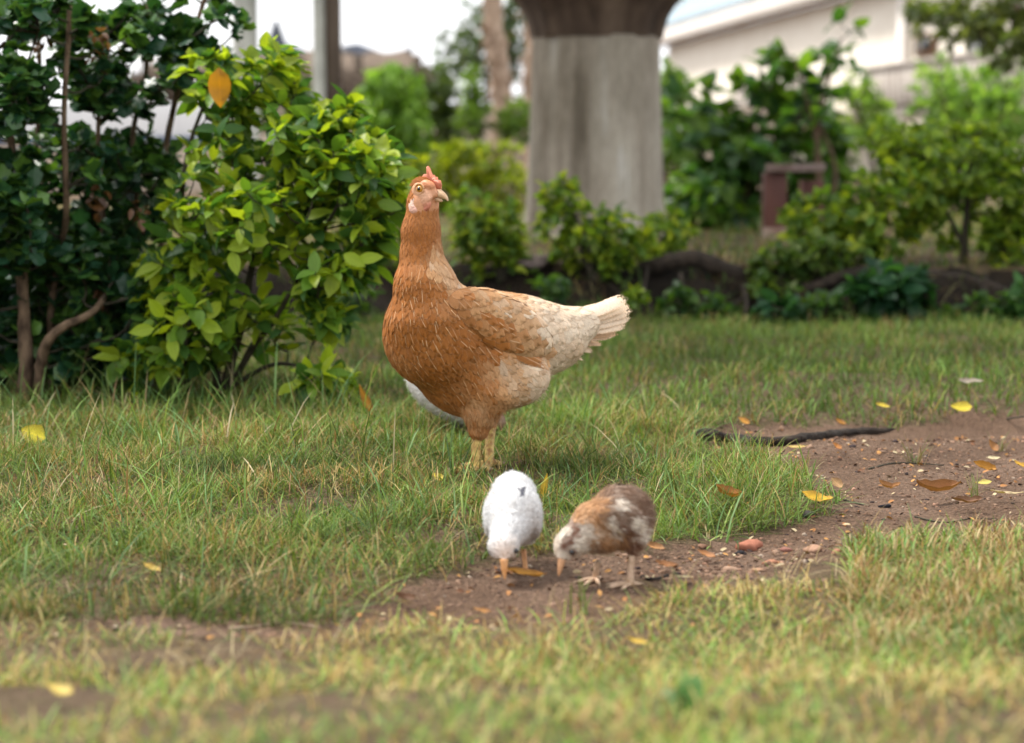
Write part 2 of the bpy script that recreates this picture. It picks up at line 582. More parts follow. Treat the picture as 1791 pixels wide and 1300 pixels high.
# the lawn the hen stands on
mx, my = scatter(190000, 1.85, 3.75)
px_, py_ = to_px(np.stack([mx, my, ground_z(mx, my)], -1))
lawn_edge = np.interp(px_, EDGE[:, 0], EDGE[:, 1])
k = ~dirt_at(mx, my) & ~((py_ > lawn_edge) & (px_ < 1480)) & (rng.random(len(mx)) < -0.15 + 1.7 * fbm(mx, my, 9, 33)) & (py_ < 1200)
k &= ~((px_ > 1480) & (py_ > 900))
_ft = G(842, 824)
near_feet = (np.abs(mx - _ft[0]) < 0.055) & (my > _ft[1] - 0.14) & (my < _ft[1] + 0.06)
k &= ~(near_feet & (rng.random(len(mx)) < 0.72))
grass_patch('grass', 'matted green turf that the brown hen stands in', mx[k], my[k], 0.042, 0.0015, 0.22, [0.15, 0.3, 0.3, 0.25], (1.08, 0.97, 0.76), 0.8)
# right front rim, past the dirt
k = ~dirt_at(mx, my) & (px_ > 1480) & (py_ > 900)
if k.sum():
    grass_patch('grass', 'yellowish grass along the near right edge of the dirt', mx[k], my[k], 0.032, 0.0021, 0.5, [0.15, 0.3, 0.35, 0.2], (1.2, 1.12, 1.05), 0.6)
# the shadier lawn at the back up to the bank
bx, by = scatter(85000, 3.7, 5.95)
k = ~dirt_at(bx, by) & (bank_t(bx, by) < 0.08 + 0.25 * rng.random(len(bx))) & (rng.random(len(bx)) < 0.3 + 0.9 * fbm(bx, by, 5, 36))
grass_patch('grass', 'soft green lawn behind the hen, reaching to the dark bank', bx[k], by[k], 0.036, 0.0024, 0.12, [0.3, 0.4, 0.2, 0.1], (0.96, 0.90, 0.70), 0.6)
tx, ty = scatter(26000, 5.9, 13.0, 1.15)
k = bank_t(tx, ty) > 0.9
grass_patch('grass', 'thin yellowish grass on top of the bank below the trunk', tx[k], ty[k], 0.045, 0.005, 0.35, [0.3, 0.4, 0.2, 0.1], (1.0, 1.0, 0.85))
ex_, ey_ = scatter(9000, BANK_Y - .2, BANK_Y + .75)
tt_ = bank_t(ex_, ey_)
k = (tt_ > .02) & (tt_ < 1.15) & (rng.random(len(ex_)) < -.35 + 1.5 * fbm(ex_, ey_, 6, 61))
grass_patch('grass', 'straggling dark grass and dead stalks hanging over the bank', ex_[k], ey_[k], 0.06, 0.0028, 0.45, [0.1, 0.3, 0.35, 0.25], (0.55, 0.55, 0.45), 0.9)
# taller wisps at the foot of the shrubs
wx = np.concatenate([rng.uniform(-1.15, -0.25, 420), rng.uniform(-1.05, 0.0, 160)])
wy = np.concatenate([rng.uniform(3.55, 4.0, 420), rng.uniform(2.9, 3.5, 160)])
grass_patch('grass', 'taller loose grass blades at the foot of the left shrubs', wx, wy, 0.105, 0.0024, 0.22, [0.3, 0.45, 0.2, 0.05])

lx, ly = scatter(9000, 1.8, 3.75)
px_, py_ = to_px(np.stack([lx, ly, lx * 0], -1))
k = ~dirt_at(lx, ly) & (py_ < np.interp(px_, EDGE[:, 0], EDGE[:, 1])) & (rng.random(len(lx)) < -0.1 + 1.3 * fbm(lx, ly, 6, 51))
grass_patch('grass', 'longer pale green blades arching across the turf', lx[k], ly[k], 0.078, 0.0022, 0.08, [0.05, 0.35, 0.4, 0.2], (1.2, 1.15, 1.25), 0.95)
lx, ly = scatter(14000, 1.75, 3.7)
k = ~dirt_at(lx, ly)
lx, ly = lx[k], ly[k]
grass_patch('dry_grass', 'fine dead straw lying matted between the green blades', lx, ly, 0.055, 0.0011, 0.95, [0.05, 0.15, 0.3, 0.5], (1.0, 0.98, 0.95), 1.1)
# ------------------------------------------------------------------ gravel and stones
def stone_proto(seed, sub=2):
    import bmesh
    bm = bmesh.new()
    bmesh.ops.create_icosphere(bm, subdivisions=sub, radius=1.0)
    r = np.random.default_rng(seed)
    ph = r.uniform(0, 6.28, (4, 3)); fr = r.uniform(0.8, 2.4, (4, 3))
    V = np.array([v.co[:] for v in bm.verts])
    d = sum(0.13 * np.sin(V @ fr[i] * 1.6 + ph[i][0]) for i in range(4))
    V = V * (1 + d)[:, None]
    for k in range(3):                                   # a few flat chipped sides
        nrm = r.normal(0, 1, 3); nrm /= np.linalg.norm(nrm)
        h = V @ nrm; V = V - np.clip(h - 0.6, 0, None)[:, None] * nrm * 0.85
    V[:, 2] *= 0.62
    F = np.array([[v.index for v in f.verts] for f in bm.faces])
    bm.free()
    return V, F, np.zeros((len(V), 2))
CHIP = [stone_proto(s, 1) for s in range(5)]
def vc_mat(name, rough=0.85, spec=0.2, nscale=150):
    t = NT(name)
    a = t.node('VertexColor', layer_name='col')
    n = t.noise(nscale, 4)
    c = t.mix(0.6, a.outputs['Color'], t.ramp(n, [(0.3, 0.55), (0.7, 1.2)]), 'MULTIPLY')
    return t.done(t.bsdf(c, rough, spec, bump=n, bstr=0.3, bdist=0.002))
MAT['gravel'] = vc_mat('gravel_chips')
def rot_z(a):
    c, s = np.cos(a), np.sin(a); z = np.zeros_like(a); o = np.ones_like(a)
    return np.stack([np.stack([c, -s, z], -1), np.stack([s, c, z], -1), np.stack([z, z, o], -1)], 1)
n = 60000
gx_, gy_ = scatter(n, 1.9, 3.7)
pxg, pyg = to_px(np.stack([gx_, gy_, gx_ * 0], -1))
rub = np.exp(-((pxg - 1290) / 170) ** 2 - ((pyg - 968) / 32) ** 2)
prob = np.where(dirt_at(gx_, gy_), 0.55 + rub, 0.01 + 0.5 * rub)
k = rng.random(n) < prob
gx_, gy_, rub = gx_[k], gy_[k], rub[k]
sz = rng.lognormal(-6.65, 0.55, len(gx_)) * (1 + 1.3 * rub * (rng.random(len(gx_)) < .5))
PAL = np.array([(0.20, 0.122, 0.08), (0.26, 0.165, 0.11), (0.12, 0.068, 0.044), (0.33, 0.19, 0.125), (0.36, 0.28, 0.21), (0.045, 0.03, 0.028)])
Cg = PAL[rng.choice(6, len(gx_), p=[.36, .26, .20, .09, .03, .06])] * rng.uniform(0.7, 1.2, (len(gx_), 1))
M = rot_z(rng.uniform(0, 6.28, len(gx_))) * sz[:, None, None] * rng.uniform(0.6, 1.4, (len(gx_), 1, 3))
V, F, U, CC = batch(CHIP, M, np.stack([gx_, gy_, ground_z(gx_, gy_) + 0.1 * sz], -1), Cg, rng.integers(0, 5, len(gx_)))
tag(link('gravel', mesh_np('gravel', V, F, None, CC, False), MAT['gravel'], kind='stuff'), 'brown and reddish grit and small chips scattered over the dirt', 'gravel')
STONES = [  # px, py, half width px, colour, label
    (1345, 988, 17, (0.36, 0.17, 0.10), 'reddish stone lying flat in the grit at the foreground grass edge'),
    (1310, 962, 30, (0.33, 0.13, 0.08), 'long red-brown stone at the far side of the grit heap'),
    (1425, 966, 24, (0.34, 0.20, 0.13), 'broad orange-brown stone left of the grey clod'),
    (1462, 968, 12, (0.36, 0.17, 0.11), 'small upright red stone between the orange stone and grey clod'),
    (1490, 957, 34, (0.13, 0.10, 0.07), 'long grey-brown clod of earth in the foreground grass edge'),
    (1293, 970, 12, (0.02, 0.018, 0.02), 'black charred lump in the grit right of the brown chick'),
    (1548, 888, 12, (0.012, 0.012, 0.016), 'shiny black lump on the dirt among curled leaves'),
    (1414, 903, 17, (0.05, 0.045, 0.04), 'dark grey stone under the ragged yellow leaf'),
    (1325, 1000, 13, (0.42, 0.25, 0.15), 'pale orange pebble nearest to the foreground grass'),
    (1375, 965, 15, (0.26, 0.12, 0.09), 'dull red pebble in the middle of the grit'),
    (1228, 958, 11, (0.30, 0.17, 0.11), 'brown pebble behind the brown chick at the lawn edge'),
]
for i, (a, b, w, c, lab) in enumerate(STONES):
    p = on_ground(a, b)
    pv, pf, pu = stone_proto(40 + i, 2)
    s = w * S(p[1]) * .8
    me = mesh_np('stone', pv * np.array([s, s * 0.75, s * 0.8]), pf, None, np.tile(c, (len(pv), 1)), False)
    o = link('stone', me, MAT['gravel'], loc=p + np.array([0, 0, 0.25 * s]))
    o.rotation_euler.z = 0.4 * math.sin(i * 2.1)
    tag(o, lab, 'stone', 'stones lying on the dirt')
# ------------------------------------------------------------------ leaves and shrubs
def leaf_grid(prof, fold=0.22, droop=0.22, rows=5, wave=0.0, wid=0.25):
    V, U = [], []
    for i in range(rows + 1):
        v = i / rows
        w = max(prof(v), 0.012) * wid
        for s in (-1, 0, 1):
            V.append((s * w, v, fold * abs(s) * w - droop * v * v + wave * math.sin(v * 9 + s) * w))
            U.append((0.5 + 0.5 * s, v))
    F = []
    for i in range(rows):
        a = i * 3
        F += [(a, a + 1, a + 4, a + 3), (a + 1, a + 2, a + 5, a + 4)]
    return np.array(V, float), np.array(F), np.array(U, float)
oval = lambda v: math.sin(math.pi * min(1, v) ** 0.85) ** 0.8 if 0 < v < 1 else 0
broad = lambda v: (math.sin(math.pi * v ** 0.62) ** 0.75 if 0 < v < 1 else 0)
slim = lambda v: (math.sin(math.pi * v ** 0.9) if 0 < v < 1 else 0)
LEAF_OVAL = [leaf_grid(oval, 0.35, 0.15, wid=.26), leaf_grid(oval, 0.25, 0.32, wid=.24), leaf_grid(oval, 0.5, 0.08, wave=0.3, wid=.29)]
LEAF_BROAD = [leaf_grid(broad, 0.18, 0.25, wid=0.40), leaf_grid(broad, 0.1, 0.4, wid=0.36)]
LEAF_SLIM = [leaf_grid(slim, 0.15, 0.25, 3, wid=0.5)]
def lobed(seed):
    """scalloped rounded leaflet, a fan of quads round the midrib"""
    r = np.random.default_rng(seed)
    n = 12
    V, U = [(0, 0, 0), (0, 0.5, 0.03)], [(0.5, 0), (0.5, 0.5)]
    for i in range(n + 1):
        a = -2.45 + 4.9 * i / n
        rad = 0.50 * (1 + 0.15 * math.cos(a * 5.0) + r.normal(0, 0.03)) * (1 - 0.10 * abs(a) / 2.4)
        x, y = math.sin(a) * rad, 0.5 + math.cos(a) * rad
        V.append((x, y, -0.10 * (x * x + (y - .3) ** 2) * 2 + 0.05 * math.cos(a * 5)))
        U.append((0.5 + x, y))
    F = [(1, 2 + i, 3 + i) for i in range(n)] + [(0, 2, 1), (0, 1, 2 + n)]
    F = [(a, c, b) for a, b, c in F]
    return np.array(V, float), np.array(F), np.array(U, float)
LEAF_LOBED = [lobed(s) for s in range(3)]
_leafmesh = {}
def leaf_mesh(key, protos, k, mat):
    if (key, k) not in _leafmesh:
        v, f, u = protos[k]
        me = mesh_np('leaf', v, f, u)
        me.materials.append(mat)
        _leafmesh[(key, k)] = me
    return _leafmesh[(key, k)]

def shrub(name, label, cat, base, stems, blobs, tips, key, protos, size, whorl, cols, n_obj, mone, mmany,
          stem_mat='twig', twig_r=0.0016, group=None, spread=(0.7, 1.35), droop=0.25, along=2, roll=0.5, aspect=1.0, shell=0.33, hang=0.0):
    rt = root(name, label, cat, base, group)
    dense = []
    for pts, r0, r1 in stems:
        w = [P(*q) if isinstance(q, tuple) else np.array(q) for q in pts]
        rr = np.linspace(r0, r1, len(w))
        me = tubes('stem', [(w, rr)], 8, 5, 0.06)
        part('stem', me, MAT[stem_mat], rt)
        dense.append(catmull(w, 8))
    att = np.vstack(dense)
    wgt = np.array([b[3] * b[4] * (b[6] if len(b) > 6 else 1) for b in blobs], float)
    bi = rng.choice(len(blobs), tips, p=wgt / wgt.sum())
    T = []
    for b in bi:
        q = blobs[b]
        d = rng.normal(0, 1, 3); d /= np.linalg.norm(d)
        r = rng.random() ** shell
        T.append(P(q[0] + d[0] * r * q[3], q[1] + d[1] * r * q[4], q[2] + d[2] * r * q[5]))
    T = np.array(T)
    order = np.argsort([np.min(np.linalg.norm(att - t, axis=1)) for t in T])
    tw, LD, LP, LN = [], [], [], []
    for i in order:
        t = T[i]
        dd = np.linalg.norm(att - t, axis=1) + np.clip(att[:, 2] - t[2] + 0.02, 0, None) * 1.5
        a = att[np.argmin(dd)]
        L = np.linalg.norm(t - a)
        if L < 1e-4:
            continue
        m = a * 0.5 + t * 0.5 + np.array([0, 0, -0.10 * L]) + rng.normal(0, 0.05 * L, 3)
        tw.append(([a, m, t], [twig_r * (1.2 + min(L * 2, 1.2)), twig_r * 1.1, twig_r * 0.6]))
        att = np.vstack([att, m[None], (m * .5 + t * .5)[None]])
        d = (t - m); d /= np.linalg.norm(d)
        if hang:
            d = d * (1 - hang) + np.array([0, 0, -1.0]) * hang; d /= np.linalg.norm(d)
        u = np.cross(d, [0.3, 0.2, 0.9]); u /= np.linalg.norm(u); v = np.cross(d, u)
        ph = rng.uniform(0, 6.28)
        for k in range(whorl):
            an = ph + k * 6.283 / whorl + rng.normal(0, 0.25)
            sp = rng.uniform(*spread)
            ld = d * math.cos(sp) + (u * math.cos(an) + v * math.sin(an)) * math.sin(sp)
            ld[2] -= droop * rng.random()
            LD.append(ld); LP.append(t - d * rng.uniform(0, 0.25) * size)
        for k in range(along):
            f = rng.uniform(0.35, 0.95)
            an = rng.uniform(0, 6.28); sp = rng.uniform(0.7, 1.3)
            ld = d * math.cos(sp) + (u * math.cos(an) + v * math.sin(an)) * math.sin(sp)
            ld[2] -= droop * rng.random()
            LD.append(ld); LP.append(m * (1 - f) + t * f)
    if tw:
        part('twigs', tubes('twigs', tw, 5, 2), MAT['twig'], rt, 'stuff')
    LD, LP = np.array(LD), np.array(LP)
    n = len(LP)
    sz = size * rng.uniform(0.45, 1.3, n)
    M = frames(LD, None, rng.normal(0, roll, n))
    # leaves lean their faces to the light: flip those that look down
    M = M * sz[:, None, None]
    M[:, :, 0] *= aspect
    pick = rng.integers(0, len(protos), n)
    cols = np.array(cols, float)
    C = cols[rng.integers(0, len(cols), n)] * rng.uniform(0.75, 1.25, (n, 1))
    px, py = to_px(LP)
    inf = (px > -10) & (px < 1800) & (py > -20) & (py < 1300)
    score = LP[:, 1] + np.where(inf, 0, 100)
    o_idx = np.argsort(score)[:n_obj]
    o_idx = o_idx[inf[o_idx]]
    single = np.zeros(n, bool); single[o_idx] = True
    base = np.array(base)
    for i in o_idx:
        o = bpy.data.objects.new('leaf', leaf_mesh(key, protos, int(pick[i]), MAT[mone]))
        COL.objects.link(o)
        o.parent = rt
        m4 = Matrix([list(M[i][0]) + [LP[i][0] - base[0]], list(M[i][1]) + [LP[i][1] - base[1]], list(M[i][2]) + [LP[i][2] - base[2]], [0, 0, 0, 1]])
        o.matrix_local = m4
        o.color = (*C[i], 1)
    r = ~single
    if r.sum():
        V, F, U, CC = batch(protos, M[r], LP[r], C[r], pick[r])
        part('foliage', mesh_np('foliage', V, F, U, CC), MAT[mmany], rt, 'stuff')
    return rt

# the dark shrub with scalloped leaflets at the left edge
b = on_ground(60, 702); Y0 = float(b[1])
DK = [(0.024, 0.075, 0.026), (0.016, 0.055, 0.026), (0.04, 0.105, 0.026), (0.09, 0.18, 0.034), (0.022, 0.07, 0.036), (0.055, 0.125, 0.03)]
px1 = S(Y0)
shrub('shrub', 'tall dark shrub of scalloped leaves on bare stems at left edge', 'shrub', b,
      [([(38, 712, Y0), (46, 640, Y0), (40, 520, Y0 + .03), (34, 400, Y0 + .05), (20, 250, Y0 + .05), (-10, 60, Y0)], 15 * px1, 5 * px1),
       ([(66, 705, Y0 + .02), (72, 640, Y0 - .02), (82, 600, Y0 - .05), (110, 572, Y0 - .06), (160, 548, Y0 - .05), (186, 515, Y0)], 12 * px1, 5 * px1),
       ([(92, 700, Y0 + .15), (88, 560, Y0 + .12), (105, 440, Y0 + .08), (116, 370, Y0), (112, 200, Y0 - .02), (121, 40, Y0), (124, -120, Y0)], 7 * px1, 4 * px1),
       ([(80, 690, Y0 + .1), (120, 660, Y0 + .1), (155, 615, Y0 + .1), (185, 560, Y0 + .15), (178, 350, Y0 + .2), (172, 230, Y0 + .2), (180, 60, Y0 + .2)], 7 * px1, 4 * px1),
       ([(130, 700, Y0 + .3), (165, 560, Y0 + .35), (235, 400, Y0 + .35), (232, 240, Y0 + .35), (255, 130, Y0 + .35), (260, -40, Y0 + .35)], 7 * px1, 4 * px1),
       ([(110, 700, Y0 + .25), (130, 560, Y0 + .3), (60, 380, Y0 + .3), (70, 160, Y0 + .3), (60, -60, Y0 + .3)], 7 * px1, 4 * px1),
       ([(215, 690, Y0 + .3), (225, 600, Y0 + .3), (280, 450, Y0 + .35), (290, 260, Y0 + .35), (330, 90, Y0 + .3), (370, -40, Y0 + .3)], 10 * px1, 4 * px1)],
      [(50, 30, Y0, 110, 55, .25, 1.1), (20, 165, Y0 - .1, 75, 65, .15, 1.3), (205, 110, Y0 + .25, 110, 100, .25, .9), (310, 25, Y0 + .3, 120, 50, .2, .7),
       (130, 290, Y0 + .25, 130, 80, .3), (25, 380, Y0 + .05, 70, 110, .25, 1.2), (230, 320, Y0 + .35, 100, 100, .25), (130, 470, Y0 + .25, 130, 110, .3, 1.6),
       (240, 540, Y0 + .2, 90, 90, .3, 1.6), (180, 625, Y0 + .2, 130, 55, .3, 1.6), (20, 580, Y0 + .3, 70, 100, .3, 1.5), (345, 110, Y0 + .3, 60, 60, .2),
       (-120, 300, Y0 + .1, 110, 330, .3, .7)],
      1200, 'lobed', LEAF_LOBED, 28 * px1, 7, DK, 300, 'dark_leaf_one', 'dark_leaf_many', 'pale_bark', 0.0022, None, (0.6, 1.4), 0.35, 2, 0.45)

# dead brown leaf clumps caught in its stems
dk = bpy.data.objects['shrub']
for (a, c_, k_) in ((72, 62, 16), (176, 95, 12), (172, 345, 14), (178, 60, 8), (245, 372, 12), (168, 520, 8), (20, 85, 8)):
    n_ = k_; q = np.array([P(a + rng.normal(0, 9), c_ + rng.normal(0, 16), Y0 + .05 + rng.normal(0, .03)) for _ in range(n_)])
    D_ = rng.normal(0, 1, (n_, 3)); D_[:, 2] -= 1.0
    M_ = frames(D_, None, rng.normal(0, .8, n_)) * (22 * px1 * rng.uniform(.6, 1.2, n_))[:, None, None]
    V, F, U, CC = batch(LEAF_OVAL, M_, q, np.array([(.16, .075, .04)]) * rng.uniform(.5, 1.3, (n_, 1)), rng.integers(0, 3, n_))
    part('dead_leaves', mesh_np('dead_leaves', V, F, U, CC), MAT['dark_leaf_many'], dk, 'stuff')

# the glossy bright shrub beside it
b = on_ground(390, 694); Y1 = float(b[1])
BR = [(0.11, 0.21, 0.026), (0.06, 0.14, 0.028), (0.16, 0.26, 0.028), (0.27, 0.36, 0.03), (0.05, 0.12, 0.032), (0.26, 0.33, 0.025), (0.13, 0.23, 0.03), (0.34, 0.42, 0.03)]
px1 = S(Y1)
bright = shrub('shrub', 'bright glossy shrub with pointed oval leaves left of the hen', 'shrub', b,
      [([(390, 700, Y1), (402, 640, Y1), (425, 560, Y1 - .02), (440, 470, Y1 - .02), (455, 400, Y1), (480, 300, Y1)], 10 * px1, 4 * px1),
       ([(398, 690, Y1), (440, 610, Y1 - .05), (480, 560, Y1 - .08), (530, 470, Y1 - .1), (590, 360, Y1 - .1)], 7 * px1, 3 * px1),
       ([(382, 695, Y1 + .02), (372, 600, Y1), (345, 500, Y1 - .02), (318, 400, Y1), (330, 260, Y1 + .03), (385, 120, Y1 + .05)], 8 * px1, 3 * px1),
       ([(330, 700, Y1), (325, 620, Y1 - .05), (335, 540, Y1 - .08)], 6 * px1, 3 * px1),
       ([(400, 680, Y1), (470, 640, Y1 - .05), (520, 640, Y1 - .1), (580, 660, Y1 - .15)], 5 * px1, 2 * px1)],
      [(470, 255, Y1, 140, 70, .22), (605, 310, Y1 - .1, 90, 75, .18), (420, 380, Y1 - .05, 150, 90, .22), (560, 460, Y1 - .1, 70, 80, .15),
       (350, 560, Y1 - .05, 95, 85, .2, 1.2), (490, 560, Y1 - .05, 100, 60, .18, .8), (385, 160, Y1 + .05, 70, 70, .12), (590, 225, Y1, 45, 35, .1, .8), (470, 150, Y1 + .05, 60, 60, .12, .6),
       (570, 665, Y1 - .2, 55, 18, .08, 1.5), (645, 290, Y1 - .1, 60, 24, .1, 2.0), (685, 330, Y1 - .1, 22, 34, .1, 2.0), (575, 200, Y1, 55, 24, .1, 2.0), (630, 240, Y1 - .05, 45, 20, .1, 2.0), (480, 110, Y1 + .05, 45, 26, .1, 1.4), (640, 400, Y1 - .1, 40, 50, .1, 1.6), (620, 470, Y1 - .1, 40, 30, .1, 1.6), (575, 560, Y1 - .1, 40, 30, .1, 1.6), (280, 640, Y1 - .05, 80, 45, .15), (300, 470, Y1, 60, 90, .15)],
      520, 'oval', LEAF_OVAL, 41 * px1, 5, BR, 300, 'leaf_one', 'leaf_many', 'twig', 0.0016, None, (0.75, 1.4), 0.4, 2, 0.5, 1.0)
def extra_leaf(rt, a, b_, Y, length, d, color, wid=1.0, label=None):
    q = P(a, b_, Y); d = np.array([d], float)
    M = (frames(d, np.array([[0.1, -1.0, 0.25]])) * length)[0]; M[:, 0] *= wid
    o = bpy.data.objects.new('leaf', leaf_mesh('oval', LEAF_OVAL, 2 if label else int(a) % 3, MAT['leaf_one'])); COL.objects.link(o); o.parent = rt
    l = np.array(rt.location)
    o.matrix_local = Matrix([list(M[i]) + [q[i] - l[i]] for i in range(3)] + [[0, 0, 0, 1]])
    o.color = (*color, 1)
    if label: o['label'] = label
extra_leaf(bright, 383, 118, Y1 - .18, 66 * px1, (0.02, 0.0, -1), (0.42, 0.19, 0.02), 1.0, 'hanging orange-yellow dying leaf near the top')
YG = (0.33, 0.44, 0.03)
for a, c, d in ((470, 425, (-1, -.2, .2)), (405, 440, (.3, -.5, -1)), (440, 425, (-.9, -.3, -.2)), (600, 445, (1, -.3, -.5)), (625, 455, (1, -.2, .2)), (285, 555, (-.4, -.5, .7)), (305, 560, (.8, -.4, .3)),
                (300, 590, (.2, -.5, -.9)), (350, 565, (.9, -.3, -.3)), (570, 640, (.2, -.6, .9)), (270, 575, (-.9, -.4, -.1)), (690, 305, (1, -.1, .15)), (668, 318, (1, -.2, .3)), (660, 355, (1, -.2, -.2))):
    extra_leaf(bright, a, c, Y1 - .22, 42 * px1, d, YG if a < 650 else (0.16, 0.26, 0.035))
# ------------------------------------------------------------------ birds: bodies from blended volumes
def surface_nets(fn, lo, hi, h):
    ax = [np.arange(lo[i], hi[i] + h, h) for i in range(3)]
    X, Y, Z = np.meshgrid(*ax, indexing='ij')
    f = fn(X, Y, Z)
    s = f < 0
    nx, ny, nz = f.shape
    cs = lambda a, i, j, k: a[i:nx - 1 + i, j:ny - 1 + j, k:nz - 1 + k]
    cnt = sum(cs(s, i, j, k).astype(int) for i in (0, 1) for j in (0, 1) for k in (0, 1))
    act = (cnt > 0) & (cnt < 8)
    acc = np.zeros(act.shape + (3,)); num = np.zeros(act.shape)
    corners = [(i, j, k) for i in (0, 1) for j in (0, 1) for k in (0, 1)]
    for a in corners:
        for d in range(3):
            if a[d] == 0:
                b = list(a); b[d] = 1
                fa, fb = cs(f, *a), cs(f, *b)
                m = (fa < 0) != (fb < 0)
                t = np.where(m, fa / np.where(np.abs(fa - fb) < 1e-12, 1, fa - fb), 0)
                for e in range(3):
                    acc[..., e] += m * (a[e] + (t if e == d else 0))
                num += m
    ii = np.argwhere(act)
    vid = -np.ones(act.shape, int); vid[act] = np.arange(len(ii))
    V = (acc[act] / num[act][:, None] + ii) * h + np.array(lo)
    Fs = []
    sl = slice
    for d in range(3):
        a = [sl(0, n - 1) if q == d else sl(1, n - 1) for q, n in enumerate(f.shape)]
        b = [sl(1, n) if q == d else sl(1, n - 1) for q, n in enumerate(f.shape)]
        sa, sb = s[tuple(a)], s[tuple(b)]
        e1, e2 = [(1, 2), (2, 0), (0, 1)][d]
        loc = np.argwhere(sa != sb)
        if len(loc) == 0: continue
        inside = sa[tuple(loc.T)]
        base = loc.copy()
        for q in range(3):
            if q != d: base[:, q] += 1
        def cell(o1, o2):
            c = base.copy(); c[:, e1] -= o1; c[:, e2] -= o2
            return vid[tuple(c.T)]
        q4 = np.stack([cell(1, 1), cell(0, 1), cell(0, 0), cell(1, 0)], -1)
        q4[~inside] = q4[~inside][:, ::-1]
        Fs.append(q4)
    F = np.vstack(Fs); F = F[(F >= 0).all(1)]
    return V, F

def smin(a, b, k):
    h = np.clip(0.5 + 0.5 * (b - a) / k, 0, 1)
    return b * (1 - h) + a * h - k * h * (1 - h)
def d_cone(p, q, r0, r1):
    p, q = np.array(p), np.array(q)
    def f(X, Y, Z):
        d = q - p; L2 = d @ d
        t = np.clip(((X - p[0]) * d[0] + (Y - p[1]) * d[1] + (Z - p[2]) * d[2]) / L2, 0, 1)
        return np.sqrt((X - p[0] - t * d[0]) ** 2 + (Y - p[1] - t * d[1]) ** 2 + (Z - p[2] - t * d[2]) ** 2) - (r0 + (r1 - r0) * t)
    return f
def d_ell(c, r, roll=0.0, yaw=0.0):
    """ellipsoid: radii (along, up, thick); roll in the picture plane (down to the right positive), yaw about the vertical"""
    c = np.array(c)
    cr, sr = math.cos(-roll), math.sin(-roll)
    A1 = np.array([[cr, 0, -sr], [0, 1, 0], [sr, 0, cr]])
    cy, sy = math.cos(yaw), math.sin(yaw)
    A2 = np.array([[cy, -sy, 0], [sy, cy, 0], [0, 0, 1]])
    Rm = (A2 @ A1).T
    rr = np.array([r[0], r[2], r[1]])
    def f(X, Y, Z):
        x, y, z = X - c[0], Y - c[1], Z - c[2]
        l = [(Rm[i, 0] * x + Rm[i, 1] * y + Rm[i, 2] * z) for i in range(3)]
        k0 = np.sqrt(sum((l[i] / rr[i]) ** 2 for i in range(3))) + 1e-9
        k1 = np.sqrt(sum((l[i] / rr[i] ** 2) ** 2 for i in range(3))) + 1e-9
        return k0 * (k0 - 1) / k1
    return f
def blend(prims):
    def f(X, Y, Z):
        d = None
        for p, k in prims:
            e = p(X, Y, Z)
            d = e if d is None else smin(d, e, k)
        return d
    return f

def idw(pts, vals, x, y, pw=3.0):
    pts = np.array(pts, float); vals = np.array(vals, float)
    d = (x[:, None] - pts[None, :, 0]) ** 2 + (y[:, None] - pts[None, :, 1]) ** 2 + 4.0
    w = d ** (-pw / 2); w /= w.sum(1)[:, None]
    return w @ vals

def sample_surface(V, F, n):
    T = np.vstack([F[:, [0, 1, 2]], F[:, [0, 2, 3]]])
    a, b, c = V[T[:, 0]], V[T[:, 1]], V[T[:, 2]]
    cr = np.cross(b - a, c - a); ar = np.linalg.norm(cr, axis=1)
    k = rng.choice(len(T), n, p=ar / ar.sum())
    r1, r2 = np.sqrt(rng.random(n)), rng.random(n)
    p = a[k] * (1 - r1)[:, None] + b[k] * (r1 * (1 - r2))[:, None] + c[k] * (r1 * r2)[:, None]
    return p, cr[k] / (ar[k][:, None] + 1e-12)
def thin(pts, rad):
    """dart throwing with a radius for each point"""
    cell = float(np.max(rad)); grid = {}; keep = []
    kk = np.floor(pts / cell).astype(int)
    for i in range(len(pts)):
        a, b, c = kk[i]; ok = True
        for dx in (-1, 0, 1):
            for dy in (-1, 0, 1):
                for dz in (-1, 0, 1):
                    for j in grid.get((a + dx, b + dy, c + dz), ()):
                        if (pts[i] - pts[j]) @ (pts[i] - pts[j]) < min(rad[i], rad[j]) ** 2:
                            ok = False; break
                    if not ok: break
                if not ok: break
            if not ok: break
        if ok:
            grid.setdefault((a, b, c), []).append(i); keep.append(i)
    return np.array(keep)

def feather_proto(prof, rows=5, cols=4):
    V, U = [], []
    for i in range(rows + 1):
        v = i / rows
        w = max(prof(v), 0.02) * 0.5
        for j in range(cols + 1):
            s = -1 + 2 * j / cols
            V.append((s * w, v - 0.10 * v * abs(s) ** 2, 0)); U.append((0.5 + 0.5 * s, v))
    F = []
    for i in range(rows):
        for j in range(cols):
            a = i * (cols + 1) + j
            F.append((a, a + 1, a + cols + 2, a + cols + 1))
    return np.array(V, float), np.array(F), np.array(U, float)
F_ROUND = feather_proto(lambda v: min(1, .35 + 2.2 * v) * math.sqrt(max(0, 1 - max(0, (v - .55) / .45) ** 2.2)))
F_LONG = feather_proto(lambda v: min(1, .4 + 1.6 * v) * math.sqrt(max(0, 1 - max(0, (v - .35) / .65) ** 2)))
F_STRAND = feather_proto(lambda v: 1 - .9 * v, 3, 1)

